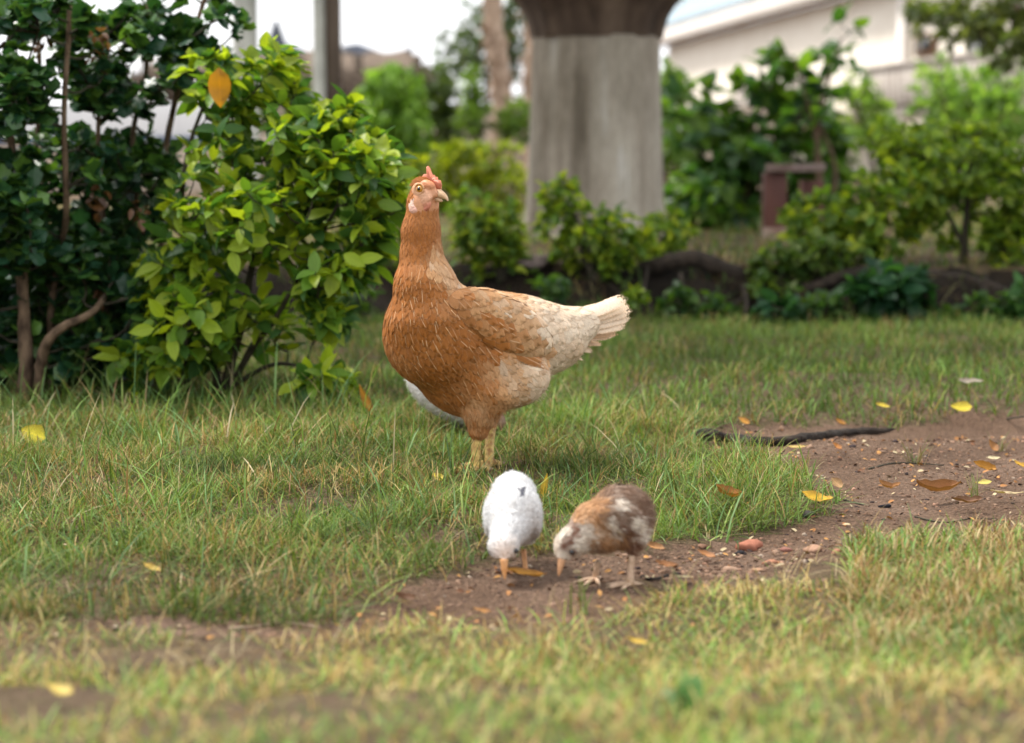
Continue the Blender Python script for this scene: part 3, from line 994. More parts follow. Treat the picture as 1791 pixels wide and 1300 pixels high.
def feathers(name, V, F, pts, nrm, flow, L, W, C, lift, protos, pick, jit=0.15, sink=0.25, cup=0.10):
    """feathers laid along the flow and pressed onto the surface, tips raised"""
    bvh = BVHTree.FromPolygons([tuple(v) for v in V], [tuple(int(x) for x in f) for f in F])
    n = len(pts)
    t = flow - (flow * nrm).sum(1)[:, None] * nrm
    t += rng.normal(0, jit, t.shape); t -= (t * nrm).sum(1)[:, None] * nrm
    t /= np.linalg.norm(t, axis=1)[:, None] + 1e-9
    s = np.cross(t, nrm)
    Vo, Fo, Uo, Co, off = [], [], [], [], 0
    rl = rng.uniform(0.75, 1.25, n)
    for k, (pv, pf, pu) in enumerate(protos):
        idx = np.where(pick == k)[0]
        for i in idx:
            q = pts[i] + np.outer(pv[:, 0] * W[i], s[i]) + np.outer((pv[:, 1] - sink) * L[i], t[i])
            out = np.empty_like(q)
            for m in range(len(q)):
                hit = bvh.find_nearest(Vector(q[m]))
                hp, hn = hit[0], hit[1]
                u = pu[m]
                h = lift[i] * rl[i] * (0.15 + 0.85 * u[1] ** 1.3) * (1 - cup * 6 * abs(u[0] - .5) ** 2) + 0.0004
                out[m] = (hp.x + hn.x * h, hp.y + hn.y * h, hp.z + hn.z * h)
                # let the tip leave a sharply curving body a little
                out[m] = out[m] * 0.8 + (q[m] + np.array(hn) * h) * 0.2
            Vo.append(out); Fo.append(pf + off); Uo.append(pu); Co.append(np.tile(C[i], (len(pv), 1))); off += len(pv)
    return mesh_np(name, np.vstack(Vo), np.vstack(Fo), np.vstack(Uo), np.vstack(Co))

def feather_mat(name, streak=0.6, edge=0.25, trans=0.12, fringe=False):
    t = NT(name)
    a = t.node('VertexColor', layer_name='col')
    uv = t.node('UVMap'); sx = t.node('SeparateXYZ'); t.ln(uv.outputs['UV'], sx.inputs['Vector'])
    du = t.math('ABSOLUTE', t.math('SUBTRACT', sx.outputs['X'], 0.5))
    shaft = t.ramp(du, [(0.012, 1.0), (0.05, 0.0)])
    shaft = t.math('MULTIPLY', shaft, t.math('MULTIPLY', a.outputs['Alpha'], streak))
    barb = t.noise(1.0, 3, uv.outputs['UV'], stretch=(6, 46, 1))
    n2 = t.noise(240, 3)
    rim = t.math('MAXIMUM', t.ramp(du, [(0.36, 0.0), (0.5, 1.0)]), t.ramp(sx.outputs['Y'], [(0.82, 0.0), (1.0, 1.0)]))
    c = t.mix(0.5, a.outputs['Color'], t.ramp(barb, [(0.3, 0.72), (0.7, 1.2)]), 'MULTIPLY')
    c = t.mix(0.35, c, t.ramp(n2, [(0.3, 0.7), (0.7, 1.2)]), 'MULTIPLY')
    sc_ = t.node('SeparateColor'); t.ln(a.outputs['Color'], sc_.inputs['Color'])
    light = t.ramp(sc_.outputs['Green'], [(0.22, 0.0), (0.42, 1.0)])
    rimc = t.mix(light, t.mix(0.4, c, (0.78, 0.56, 0.36)), t.mix(1.0, c, (0.80, 0.60, 0.42), 'MULTIPLY'))
    c = t.mix(t.math('MULTIPLY', rim, edge), c, rimc)
    c = t.mix(shaft, c, (0.78, 0.58, 0.38))
    bs = t.bsdf(c, 0.62, 0.22, bump=barb, bstr=0.25, bdist=0.001)
    tr = t.node('BsdfTranslucent'); t.ln(c, tr.inputs['Color'])
    ms = t.node('MixShader', Fac=trans); t.ln(bs, ms.inputs[1]); t.ln(tr.outputs['BSDF'], ms.inputs[2])
    if fringe:
        # barbs part towards the rim, so the edge is ragged and soft
        fr = t.math('ADD', t.math('MULTIPLY', barb, 0.75), t.math('MULTIPLY', n2, 0.25))
        lim = t.math('MAXIMUM', t.ramp(du, [(0.34, 0.0), (0.5, 1.0)]), t.ramp(sx.outputs['Y'], [(0.72, 0.0), (1.0, 1.0)]))
        al = t.ramp(t.math('SUBTRACT', t.math('ADD', fr, 0.38), t.math('MULTIPLY', lim, 0.62)), [(0.32, 0.0), (0.46, 1.0)])
        tp = t.node('BsdfTransparent')
        m2 = t.node('MixShader'); t.ln(al, m2.inputs['Fac']); t.ln(tp.outputs['BSDF'], m2.inputs[1]); t.ln(ms.outputs['Shader'], m2.inputs[2])
        return t.done(m2.outputs['Shader'])
    return t.done(ms.outputs['Shader'])
MAT['feather'] = feather_mat('hen_feather', 0.75, 0.55, 0.12, True)
MAT['down'] = feather_mat('chick_down', 0.0, 0.0, 0.25)
def skin_mat(name, rough=0.5, bump=0.35, sc=260):
    t = NT(name)
    a = t.node('VertexColor', layer_name='col'); n = t.noise(sc, 4)
    c = t.mix(0.45, a.outputs['Color'], t.ramp(n, [(0.3, 0.68), (0.7, 1.18)]), 'MULTIPLY')
    q = t.bsdf(c, rough, 0.35, bump=n, bstr=bump, bdist=0.002)
    return t.done(q)
MAT['skin'] = skin_mat('bird_skin')
def solid_ell(name, c, r, roll, yaw, col, h=0.0012):
    f = d_ell(c, r, roll, yaw); m = max(r) + 3 * h
    V, F = surface_nets(f, np.array(c) - m, np.array(c) + m, h)
    return mesh_np(name, V, F, None, np.tile(col, (len(V), 1)))
def leg_mat(name, c1, c2):
    t = NT(name)
    v = t.node('TexVoronoi', Scale=230.0); tc = t.node('TexCoord'); t.ln(tc.outputs['Object'], v.inputs['Vector'])
    n = t.noise(90, 4)
    c = t.ramp(n, [(0.42, c1), (0.62, c2)])
    return t.done(t.bsdf(c, 0.5, 0.35, bump=v.outputs['Distance'], bstr=0.5, bdist=0.002))
MAT['hen_leg'] = leg_mat('hen_shank', (0.62, 0.44, 0.14), (0.34, 0.17, 0.06))
MAT['chick_leg'] = leg_mat('chick_shank', (0.58, 0.30, 0.13), (0.48, 0.22, 0.10))
MAT['chick_leg_pale'] = leg_mat('pale_chick_shank', (0.56, 0.39, 0.27), (0.42, 0.28, 0.18))
MAT['claw'] = simple('claw_horn', (0.30, 0.20, 0.12), (0.45, 0.33, 0.22), 60, 0.4, 0.4)
def bird_leg(rt, hock, foot, r, face, toe, mat, spread=0.6):
    """shank with three front toes and a hind toe; face is the heading of the foot"""
    hock, foot = np.array(hock), np.array(foot)
    sp = [([hock, hock * .5 + foot * .5 + np.array([face[0], face[1], 0]) * r * .3, foot + [0, 0, r * .7]], [r * 1.15, r, r * 1.1])]
    f = np.array([face[0], face[1], 0.0]); f /= np.linalg.norm(f)
    claws = []
    for an, L in ((0, 1.0), (spread, .85), (-spread, .85), (math.pi, .45)):
        c, s = math.cos(an), math.sin(an)
        d = np.array([f[0] * c - f[1] * s, f[0] * s + f[1] * c, 0])
        e = foot + d * toe * L
        ez = lambda q: np.array([q[0], q[1], float(ground_z(q[0], q[1])[0]) + r * .45])
        e = ez(e); m = ez(foot + d * toe * L * .5); m[2] += r * .35
        sp.append(([foot + [0, 0, r * .7], m, e], [r * .85, r * .7, r * .5]))
        claws.append(([e - d * r * .3, e + d * r * .9 + [0, 0, r * .1], e + d * r * 1.7 - [0, 0, r * .3]], [r * .42, r * .3, r * .08]))
    lg = part('leg', tubes('leg', sp, 9, 4, .03), mat, rt)
    cl = part('claws', tubes('claws', claws, 6, 3), MAT['claw'], lg)
    return lg

# ------------------------------------------------------------------ the hen
foot_n = on_ground(834, 826); foot_f = on_ground(857, 817)
YF = float(foot_n[1]); YC = YF + 0.045
hp = S(YC)
hen = root('hen', 'large rufous and cream hen standing in the grass with head turned', 'hen', foot_n)
HW = lambda px: -0.085 + (px - 700) / 300 * 0.185          # depth of the body axis: breast nearer than tail
def H(px, py, w=None): return P(px, py, YC + (HW(px) if w is None else w))
YAW = math.atan2(0.185, 300 * hp)
wn_ = -0.075
prims = [
    (d_cone(H(744, 336, wn_), H(739, 352, wn_), 24 * hp, 25 * hp), 1e-4),
    (d_cone(H(740, 362, wn_), H(736, 405, wn_), 26 * hp, 31 * hp), 10 * hp),
    (d_cone(H(736, 405, wn_), H(737, 445, wn_), 31 * hp, 34 * hp), 10 * hp),
    (d_cone(H(737, 445, wn_), H(744, 500, wn_), 34 * hp, 51 * hp), 10 * hp),
    (d_cone(H(744, 500, wn_), H(752, 545, wn_ + .005), 51 * hp, 71 * hp), 12 * hp),
    (d_ell(H(766, 585), (94 * hp, 93 * hp, 88 * hp)), 18 * hp),
    (d_ell(H(818, 630), (106 * hp, 96 * hp, 84 * hp), .72), 18 * hp),
    (d_ell(H(838, 588), (92 * hp, 83 * hp, 80 * hp), .1), 20 * hp),
    (d_ell(H(900, 594), (95 * hp, 80 * hp, 80 * hp), .1, YAW), 22 * hp),
    (d_ell(H(955, 592), (75 * hp, 62 * hp, 62 * hp), .05, YAW), 22 * hp),
    (d_ell(H(1002, 572), (52 * hp, 34 * hp, 34 * hp), -.15, YAW), 20 * hp),
    (d_ell(H(976, 598), (60 * hp, 30 * hp, 34 * hp), -.6, YAW), 14 * hp),
    # near thigh and shin
    (d_ell(P(890, 664, YC - .022), (74 * hp, 50 * hp, 42 * hp), -.10, YAW * .6), 7 * hp),
    (d_cone(P(858, 684, YC - .045), P(840, 722, YC - .045), 42 * hp, 28 * hp), 14 * hp),
    (d_cone(P(840, 722, YC - .045), P(837, 752, YC - .045), 27 * hp, 18 * hp), 8 * hp),
    (d_cone(P(837, 750, YC - .045), P(836, 761, YC - .045), 16 * hp, 9 * hp), 5 * hp),
    # far thigh
    (d_cone(P(866, 665, YC + .07), P(860, 722, YC + .05), 38 * hp, 15 * hp), 12 * hp),
    (d_cone(P(860, 722, YC + .05), P(858, 746, YC + .04), 15 * hp, 10 * hp), 6 * hp),
]
wing_c = P(876, 566, YC - .064)
wing_f = d_ell(wing_c, (114 * hp, 47 * hp, 22 * hp), .42, YAW)
wing_far = d_ell(P(905, 560, YC + .125), (100 * hp, 44 * hp, 18 * hp), .35, YAW)
body_f = blend(prims)
full_f = blend(prims + [(wing_far, 4 * hp)])
lo = np.array([P(640, 700, YC)[0], YC - .26, P(800, 775, YC)[2] - .01]); hi = np.array([P(1080, 700, YC)[0] + .02, YC + .30, P(740, 295, YC)[2]])
HV, HF = surface_nets(full_f, lo, hi, 0.0042)
WV, WF = surface_nets(wing_f, wing_c - .13, wing_c + .13, 0.0036)
def hen_tone(x, y):
    """0 rufous ... 1 cream, by place on the bird"""
    pts = [(740, 330), (736, 420), (705, 500), (745, 500), (690, 580), (690, 630), (740, 560), (740, 650), (790, 560), (775, 455), (786, 470), (800, 488), (830, 508), (812, 520), (800, 600), (850, 560), (835, 535), (870, 535), (920, 535), (980, 555), (1040, 560), (890, 590), (860, 600), (905, 560), (930, 600), (935, 575), (950, 620), (850, 650), (820, 660), (880, 642), (925, 655), (945, 690), (900, 705), (870, 715), (835, 720), (838, 750), (770, 700), (960, 600), (970, 640), (820, 590)]
    val = [0, 0, 0, 0, 0, .06, 0, 0, .02, .35, .55, .55, .55, .35, 0, .22, .42, .62, .85, .95, 1, .18, .02, .45, .45, .92, .55, .24, .06, .72, .80, .86, .55, .32, .34, .22, .02, .88, .95, .02]
    return np.clip(idw(pts, val, x, y, 4), 0, 1)
RUF = np.array([0.385, 0.135, 0.028]); BUF = np.array([0.56, 0.32, 0.155]); CRE = np.array([0.74, 0.61, 0.46])
def tone_col(t):
    t = np.asarray(t)[:, None]
    return np.where(t < .5, RUF * (1 - 2 * t) + BUF * 2 * t, BUF * (2 - 2 * t) + CRE * (2 * t - 1))
hx, hy = to_px(HV)
face = idw([(745, 322), (752, 345), (735, 345), (728, 362), (762, 330), (755, 358), (712, 340), (722, 318), (705, 360), (740, 385), (760, 380), (735, 305), (700, 340)], [1, 1, 1, 1, 1, .8, 0, .2, 0, 0, 0, .1, 0], hx, hy, 4) * (hy < 372)
hc = tone_col(hen_tone(hx, hy)) * (1 - face[:, None]) + np.array([0.56, 0.27, 0.14]) * face[:, None]
# the one continuous body mesh
part('body', mesh_np('body', HV, HF, None, hc), MAT['skin'], hen)
wx_, wy_ = to_px(WV)
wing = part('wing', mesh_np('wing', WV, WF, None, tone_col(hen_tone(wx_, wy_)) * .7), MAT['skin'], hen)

FLOW = [((745, 325), (-.8, .6)), ((715, 350), (-.1, 1)), ((735, 400), (0, 1)), ((740, 460), (.05, 1)), ((700, 560), (.1, 1)), ((685, 620), (.5, 1)), ((760, 540), (.28, 1)), ((780, 620), (.5, 1)), ((760, 690), (.8, .9)),
        ((830, 560), (.8, .6)), ((900, 530), (1, .3)), ((980, 560), (1, .25)), ((1040, 560), (1, -.1)), ((900, 600), (1, .45)), ((850, 660), (.6, 1)), ((920, 670), (.8, .8)), ((840, 730), (.05, 1)), ((795, 485), (.7, .7)), ((950, 620), (1, .35)), ((810, 700), (.6, 1)), ((960, 640), (.9, .5))]
def flow_at(x, y):
    v = idw([f[0] for f in FLOW], [f[1] for f in FLOW], x, y, 3)
    return np.stack([v[:, 0], np.abs(v[:, 0]) * math.tan(YAW) * np.sign(v[:, 0]) * .8, -v[:, 1]], -1)
pts, nrm = sample_surface(HV, HF, 26000)
k = wing_f(pts[:, 0], pts[:, 1], pts[:, 2]) > -.002
pts, nrm = pts[k], nrm[k]
p2, n2_ = sample_surface(WV, WF, 9000)
k = (n2_[:, 1] < .5) & (full_f(p2[:, 0], p2[:, 1], p2[:, 2]) > -.004)
isw = np.concatenate([np.zeros(len(pts), bool), np.ones(k.sum(), bool)])
pts, nrm = np.vstack([pts, p2[k]]), np.vstack([nrm, n2_[k]])
x, y = to_px(pts)
size = idw([(745, 320), (736, 380), (736, 430), (740, 480), (700, 560), (760, 600), (780, 680), (850, 560), (900, 540), (980, 560), (890, 600), (900, 670), (840, 740), (960, 620)],
           [.006, .010, .016, .022, .027, .028, .025, .026, .035, .040, .030, .027, .013, .038], x, y, 3)
fc = idw([(745, 322), (752, 345), (735, 345), (728, 362), (762, 330), (755, 358), (712, 340), (722, 318), (705, 360), (740, 385), (760, 380), (735, 305), (700, 340)], [1, 1, 1, 1, 1, .8, 0, .2, 0, 0, 0, .1, 0], x, y, 4) * (y < 372)
ok = fc < .45
# faces the camera or the rim more than the hidden far side
ok &= (nrm[:, 1] < .45) | (rng.random(len(x)) < .35)
pts, nrm, x, y, isw, size = pts[ok], nrm[ok], x[ok], y[ok], isw[ok], size[ok]
k = thin(pts, size * .33)
pts, nrm, x, y, isw, size = pts[k], nrm[k], x[k], y[k], isw[k], size[k]
tn = hen_tone(x, y)
mott = np.clip(np.minimum(tn, 1 - tn) * 4, 0, 1)
tn = np.clip(tn + ((fbm(x * .05, y * .05, 1.0, 13) - .5) * .7 + rng.normal(0, .07, len(tn))) * mott, 0, 1)
C = tone_col(tn) * rng.uniform(.90, 1.10, (len(tn), 1)) * (.88 + .24 * fbm(x * .03, y * .03, 1.0, 15))[:, None]
alpha = np.where((tn < .3) & (y > 455), (rng.random(len(tn)) < .36) * rng.uniform(.3, .9, len(tn)), 0.0)
C = np.concatenate([C, alpha[:, None]], 1)
neck = (y < 470)
shin = (y > 700)
W = size * np.where(neck, .42, .66) * np.where(shin, .7, 1)
thg = (y > 612) & (x > 815)
lift = np.where(neck, .0007, np.where(x > 800, .0020, .0017)) * np.where(isw, 1.3, 1) * np.where(thg & ~isw, .6, 1)
pk = np.where(neck | shin | ((y > 600) & (x > 800) & (rng.random(len(x)) < .5)), 1, 0)
order = np.argsort(-x)
fl = flow_at(x, y)
for nm, sel, BV, BF, par_ in (('plumage', ~isw, HV, HF, hen), ('wing_coverts', isw, WV, WF, wing)):
    me = feathers(nm, BV, BF, pts[sel], nrm[sel], fl[sel], size[sel] * rng.uniform(.9, 1.35, sel.sum()), W[sel], C[sel], lift[sel], [F_ROUND, F_LONG], pk[sel])
    part(nm, me, MAT['feather'], par_, 'stuff')
# soft fluff along thigh, belly and rear edges
pts, nrm = sample_surface(HV, HF, 11500)
x, y = to_px(pts)
loose = ((y > 625) & (x > 790)) | ((x > 930) & (y > 600))
ok = (loose | (y > 372)) & (nrm[:, 1] < .4) & (wing_f(pts[:, 0], pts[:, 1], pts[:, 2]) > .001)
pts, nrm, x, y, loose = pts[ok], nrm[ok], x[ok], y[ok], loose[ok]
fl = flow_at(x, y); fl = fl / np.linalg.norm(fl, axis=1)[:, None]
fl = fl - (fl * nrm).sum(1)[:, None] * nrm
D = fl * .9 + nrm * np.where(loose, .20, .05)[:, None] + rng.normal(0, 1, nrm.shape) * np.where(loose, .15, .07)[:, None]
Ls = np.where(y < 480, .008, .013) * rng.uniform(.5, 1.2, len(x))
M = frames(D, nrm); M[:, :, 0] *= .0007; M[:, :, 1] *= Ls[:, None]; M[:, :, 2] *= .002
V, F, U, CC = batch([F_STRAND], M, pts + nrm * .0014, tone_col(np.clip(hen_tone(x, y) + .04, 0, 1)) * rng.uniform(.78, 1.12, (len(x), 1)))
part('fluff', mesh_np('fluff', V, F, U, CC), MAT['down'], hen, 'stuff')
# pale bare shafts showing on breast and neck
pts, nrm = sample_surface(HV, HF, 2600)
x, y = to_px(pts)
ok = (hen_tone(x, y) < .3) & (y > 470) & (y < 720) & (nrm[:, 1] < .25) & (wing_f(pts[:, 0], pts[:, 1], pts[:, 2]) > .002)
pts, nrm, x, y = pts[ok], nrm[ok], x[ok], y[ok]
k = thin(pts, np.full(len(x), .016)); pts, nrm, x, y = pts[k], nrm[k], x[k], y[k]
fl = flow_at(x, y); fl = fl / np.linalg.norm(fl, axis=1)[:, None]; fl = fl - (fl * nrm).sum(1)[:, None] * nrm
D = fl + rng.normal(0, .06, nrm.shape)
M = frames(D, nrm); M[:, :, 0] *= .0011; M[:, :, 1] *= (rng.uniform(.010, .022, len(x)))[:, None]; M[:, :, 2] *= .001
V, F, U, CC = batch([F_STRAND], M, pts + nrm * .0026, np.array([(.78, .54, .30)]) * rng.uniform(.6, 1.15, (len(x), 1)))
part('feather_shafts', mesh_np('feather_shafts', V, F, U, CC), MAT['down'], hen, 'stuff')

def quill(px, a, b, wid, col, w0, w1, name, droop=0.0, tipcut=0.0, par=None, curl=.15):
    """one long feather from a to b (photograph spots with depths)"""
    p, q = P(a[0], a[1], w0), P(b[0], b[1], w1)
    L = np.linalg.norm(q - p); d = (q - p) / L
    up = np.array([-.35, -.8, .45]); up /= np.linalg.norm(up)
    M = frames(d[None], up[None])[0]
    rows, cols = 9, 4
    V, U = [], []
    for i in range(rows + 1):
        v = i / rows
        w = wid * min(1, .35 + 1.3 * v) * (1 - max(0, (v - .80) / .20) ** 2 * (.55 - tipcut))
        for j in range(cols + 1):
            s = -1 + 2 * j / cols
            V.append((s * w * .5, (v - .05 * abs(s) ** 2 + rng.normal(0, .028) * (v > .85)) * L, -curl * wid * s * s - droop * L * v * v)); U.append((.5 + .5 * s, v))
    V = np.array(V) @ M.T + p
    F = []
    for i in range(rows):
        for j in range(cols):
            c = i * (cols + 1) + j; F.append((c, c + 1, c + cols + 2, c + cols + 1))
    col = np.array(list(col) + [.55])
    return part(name, mesh_np(name, V, np.array(F), np.array(U), np.tile(col, (len(V), 1))), MAT['feather'], par or hen)
# flight feathers folded along the wing's lower edge
for i in range(9):
    f = i / 8
    a = (838 + 34 * f, 585 - 38 * f); b = (957 - 12 * f + 3 * math.sin(i * 2), 643 - 60 * f)
    col = tone_col(np.array([[.08, .12, .35, .12, .45, .7, .3, .75, .6][i]]))[0] * (.9 + .15 * (i % 2))
    quill(0, a, b, .019, col, YC - .092 + .008 * f, YC - .030 + .012 * f, 'flight_feather', .02, 0.0, wing)
for i in range(6):
    f = i / 5
    a = (858 + 26 * f, 572 - 24 * f); b = (908 + 24 * f, 612 - 34 * f)
    col = tone_col(np.array([[.15, .7, .3, .85, .5, .9][i]]))[0]
    quill(0, a, b, .012, col, YC - .092 + .006 * f, YC - .060 + .008 * f, 'wing_covert', .03, 0.0, wing)
# tail: stacked fan
tails = [((1000, 560), (1090, 521), 1.0), ((1002, 566), (1096, 530), .98), ((1000, 570), (1099, 541), 1.0), ((1000, 576), (1097, 553), .95), ((1000, 580), (1089, 566), .9), ((998, 585), (1075, 578), .7), ((995, 590), (1062, 588), .85), ((992, 598), (1046, 600), .75), ((985, 604), (1030, 612), .9), ((980, 612), (1012, 628), .8),
         ((1000, 555), (1072, 527), 1.0), ((985, 552), (1050, 534), .95)]
for i, (a, b, tt) in enumerate(tails):
    w = YC + HW(a[0]) - .012 + .004 * (i % 3)
    quill(0, a, (b[0] + 5, b[1] - 2), .028 if i < 6 else .021, tone_col(np.array([tt]))[0] * rng.uniform(.92, 1.05), w, w + .055 + .006 * (i % 4), 'tail_feather', 0.0, .3, None, .1)
for i, (a, b) in enumerate((((1004, 562), (1086, 527)), ((1004, 570), (1094, 540)), ((1003, 578), (1090, 558)), ((1000, 588), (1070, 582)))):
    w = YC + HW(a[0]) + .028
    quill(0, a, (b[0] + 5, b[1] - 2), .026, CRE * .95, w, w + .06, 'tail_feather', 0, .3, None, .1)

# head: face skin, comb, lobes, beak, eyes
hd = H(744, 336, wn_)
fwd = np.array([.82, -.57, -.05]); fwd /= np.linalg.norm(fwd)
rgt = np.cross(fwd, [0, 0, 1]); rgt /= np.linalg.norm(rgt); upv = np.cross(rgt, fwd)
def HD(f, r, u): return hd + fwd * f * hp + rgt * r * hp + upv * u * hp
def blade_part(name, outline, thick, col, mat='skin'):
    """flat fleshy blade in the head's middle plane, rounded in section"""
    o = np.array(outline, float); n = len(o); c = o.mean(0)
    V, F = [], []
    for k, (sc, th) in enumerate(((.0, 1), (.62, .9), (1.0, 0.25))):
        pass
    rings = [(1.0, -.25), (.8, -.85), (.45, -1), (.45, 1), (.8, .85), (1.0, .25)]
    for sc, th in rings:
        for q in o:
            z = c + (q - c) * sc
            V.append(HD(z[0], th * thick, z[1]))
    for r_ in range(len(rings) - 1):
        if r_ == 2: continue
        for k in range(n):
            F.append((r_ * n + k, r_ * n + (k + 1) % n, (r_ + 1) * n + (k + 1) % n, (r_ + 1) * n + k))
    for k in range(n):
        F.append((5 * n + k, 5 * n + (k + 1) % n, (k + 1) % n, k))
    V += [HD(c[0], -thick, c[1]), HD(c[0], thick, c[1])]
    for k in range(n):
        F.append((2 * n + k, 2 * n + (k + 1) % n, 6 * n, 6 * n)); F.append((3 * n + (k + 1) % n, 3 * n + k, 6 * n + 1, 6 * n + 1))
    V = np.array(V); F = np.array(F)
    T = np.vstack([F[:, [0, 1, 2]], F[:, [0, 2, 3]]]); T = T[(T[:, 0] != T[:, 1]) & (T[:, 1] != T[:, 2]) & (T[:, 0] != T[:, 2])]
    return part(name, mesh_np(name, V, T, None, np.tile(col, (len(V), 1))), MAT[mat], hen)
blade_part('comb', [(29, 4), (34, 13), (31, 21), (27, 17), (24, 27), (20, 22), (17, 30), (12, 28), (4, 44), (1, 42), (2, 30), (-4, 30), (-8, 25), (-6, 18), (8, 14), (20, 4)], 5.0, (0.50, 0.155, 0.085))
def hblob(name, c, r, roll, yaw, col): return part(name, solid_ell(name, c, [q * hp for q in r], roll, yaw, col, .001), MAT['skin'], hen)
hya = math.atan2(fwd[1], fwd[0])
def flesh(name, blobs, k, h=.0011):
    """several soft lumps melted into one piece of skin, each with its own tint"""
    fs = [d_ell(c, [q * hp for q in r], roll, hya) for c, r, roll, col in blobs]
    cs = np.array([b[0] for b in blobs]); m = max(max(b[1]) for b in blobs) * hp + .004
    V, F = surface_nets(blend([(f, k * hp) for f in fs]), cs.min(0) - m, cs.max(0) + m, h)
    d = np.stack([f(V[:, 0], V[:, 1], V[:, 2]) for f in fs], -1)
    w = np.exp(-np.clip(d, 0, None) / (2.2 * hp)); w /= w.sum(1)[:, None]
    C = w @ np.array([b[3] for b in blobs])
    C = C * (.86 + .28 * fbm(V[:, 0] * 260 + V[:, 1] * 90, V[:, 2] * 260, 1.0, 5))[:, None]
    V = V + (fbm(V[:, 0] * 420 + V[:, 1] * 300, V[:, 2] * 420, 1.0, 8) - .5)[:, None] * .0014 * rgt[None]
    return part(name, mesh_np(name, V, F, None, C), MAT['skin'], hen)
flesh('face', [(HD(13, 11, 13), (15, 8, 9), .3, (0.50, 0.20, 0.09)), (HD(6, 17, -5), (19, 14, 9), .3, (0.60, 0.33, 0.20)), (HD(20, 8, 0), (12, 10, 8), .3, (0.60, 0.29, 0.16)),
               (HD(14, 19, -15), (15, 5, 5), -.45, (0.60, 0.32, 0.19)), (HD(18, 19, -24), (11, 6, 4.5), -.75, (0.54, 0.19, 0.12)), (HD(8, 17, -20), (10, 6, 6), -.3, (0.50, 0.20, 0.11)), (HD(-2, 20, 4), (10, 12, 6), .2, (0.55, 0.27, 0.14))], 6)
flesh('earlobe', [(HD(-6, 26, -20), (7.5, 12, 4.5), .45, (0.70, 0.50, 0.40)), (HD(-2, 28, -30), (8, 7, 4), .3, (0.66, 0.36, 0.27))], 6)
# short bristly feathers over crown and brow
n_ = 700
q_ = np.array([HD(*v) for v in np.stack([rng.uniform(-16, 16, n_), rng.uniform(-2, 19, n_), rng.uniform(8, 26, n_)], -1)])
c_ = hd; dq = q_ - c_; dq /= np.linalg.norm(dq, axis=1)[:, None]
q_ = c_ + dq * (25.5 * hp)
D_ = -fwd[None] * 1.0 + dq * .15 + rng.normal(0, .2, (n_, 3))
M_ = frames(D_, dq); M_[:, :, 0] *= .0011; M_[:, :, 1] *= .0055; M_[:, :, 2] *= .001
V, F, U, CC = batch([F_STRAND], M_, q_, RUF[None] * rng.uniform(.8, 1.25, (n_, 1)))
part('crown_feathers', mesh_np('crown_feathers', V, F, U, CC), MAT['down'], hen, 'stuff')
# beak: upper with a hooked tip, lower under it
t = NT('beak_horn'); tn_ = t.noise(60, 3); MAT['beak'] = t.done(t.bsdf(t.ramp(tn_, [(.35, (.48, .27, .13)), (.65, (.66, .48, .31))]), .38, .4))
part('upper_beak', tubes('upper_beak', [([HD(20, 0, 0), HD(28, 0, -1), HD(36, 0, -3), HD(44, 0, -7), HD(48.5, 0, -12)], [9 * hp, 8 * hp, 6 * hp, 3.4 * hp, .8 * hp])], 14, 5), MAT['beak'], hen)
part('lower_beak', tubes('lower_beak', [([HD(18, 0, -8), HD(28, 0, -11), HD(36, 0, -13)], [7 * hp, 5 * hp, 1.6 * hp])], 12, 5), MAT['beak'], hen)
part('nostril', solid_ell('nostril', HD(29, 6.8, 2), [3.2 * hp, 1.6 * hp, 1.8 * hp], .2, hya, (.10, .045, .03), .0006), MAT['skin'], hen)
MAT['iris'] = simple('amber_iris', (.42, .17, .02), (.62, .30, .04), 300, .12, .6, .05)
MAT['pupil'] = simple('dark_pupil', (.006, .004, .004), (.012, .008, .006), 20, .04, .8, 0.0)
for sgn in (1, -1):
    e = solid_ell('eye', HD(6, 22.5 * sgn, 6), [7.2 * hp, 7.2 * hp, 6.0 * hp], 0, hya, (.6, .3, .05), .0007)
    eo = part('eye', e, MAT['iris'], hen)
    part('pupil', solid_ell('pupil', HD(6.6, 25.8 * sgn, 6.2), [4.0 * hp, 4.0 * hp, 3.3 * hp], 0, hya, (0, 0, 0), .0005), MAT['pupil'], eo)
    # wrinkled ring of the eyelid
    a = np.linspace(0, 2 * np.pi, 21)
    ring = [HD(6 + 8.6 * math.cos(q), (25.0 - 0.8 * math.cos(q)) * sgn, 6 + 8.6 * math.sin(q)) for q in a]
    part('eyelid', tubes('eyelid', [(ring, [1.7 * hp] * 21)], 7, 1), MAT['lid'] if 'lid' in MAT else MAT.setdefault('lid', simple('eyelid_skin', (.55, .27, .12), (.66, .38, .20), 200, .55, .3)), eo)
bird_leg(hen, P(836, 752, YC - .045), foot_n, 8.6 * hp, (-.9, -.55), .045, MAT['hen_leg'])
bird_leg(hen, P(859, 748, YC + .04), foot_f, 8.2 * hp, (-.8, -.7), .045, MAT['hen_leg'])

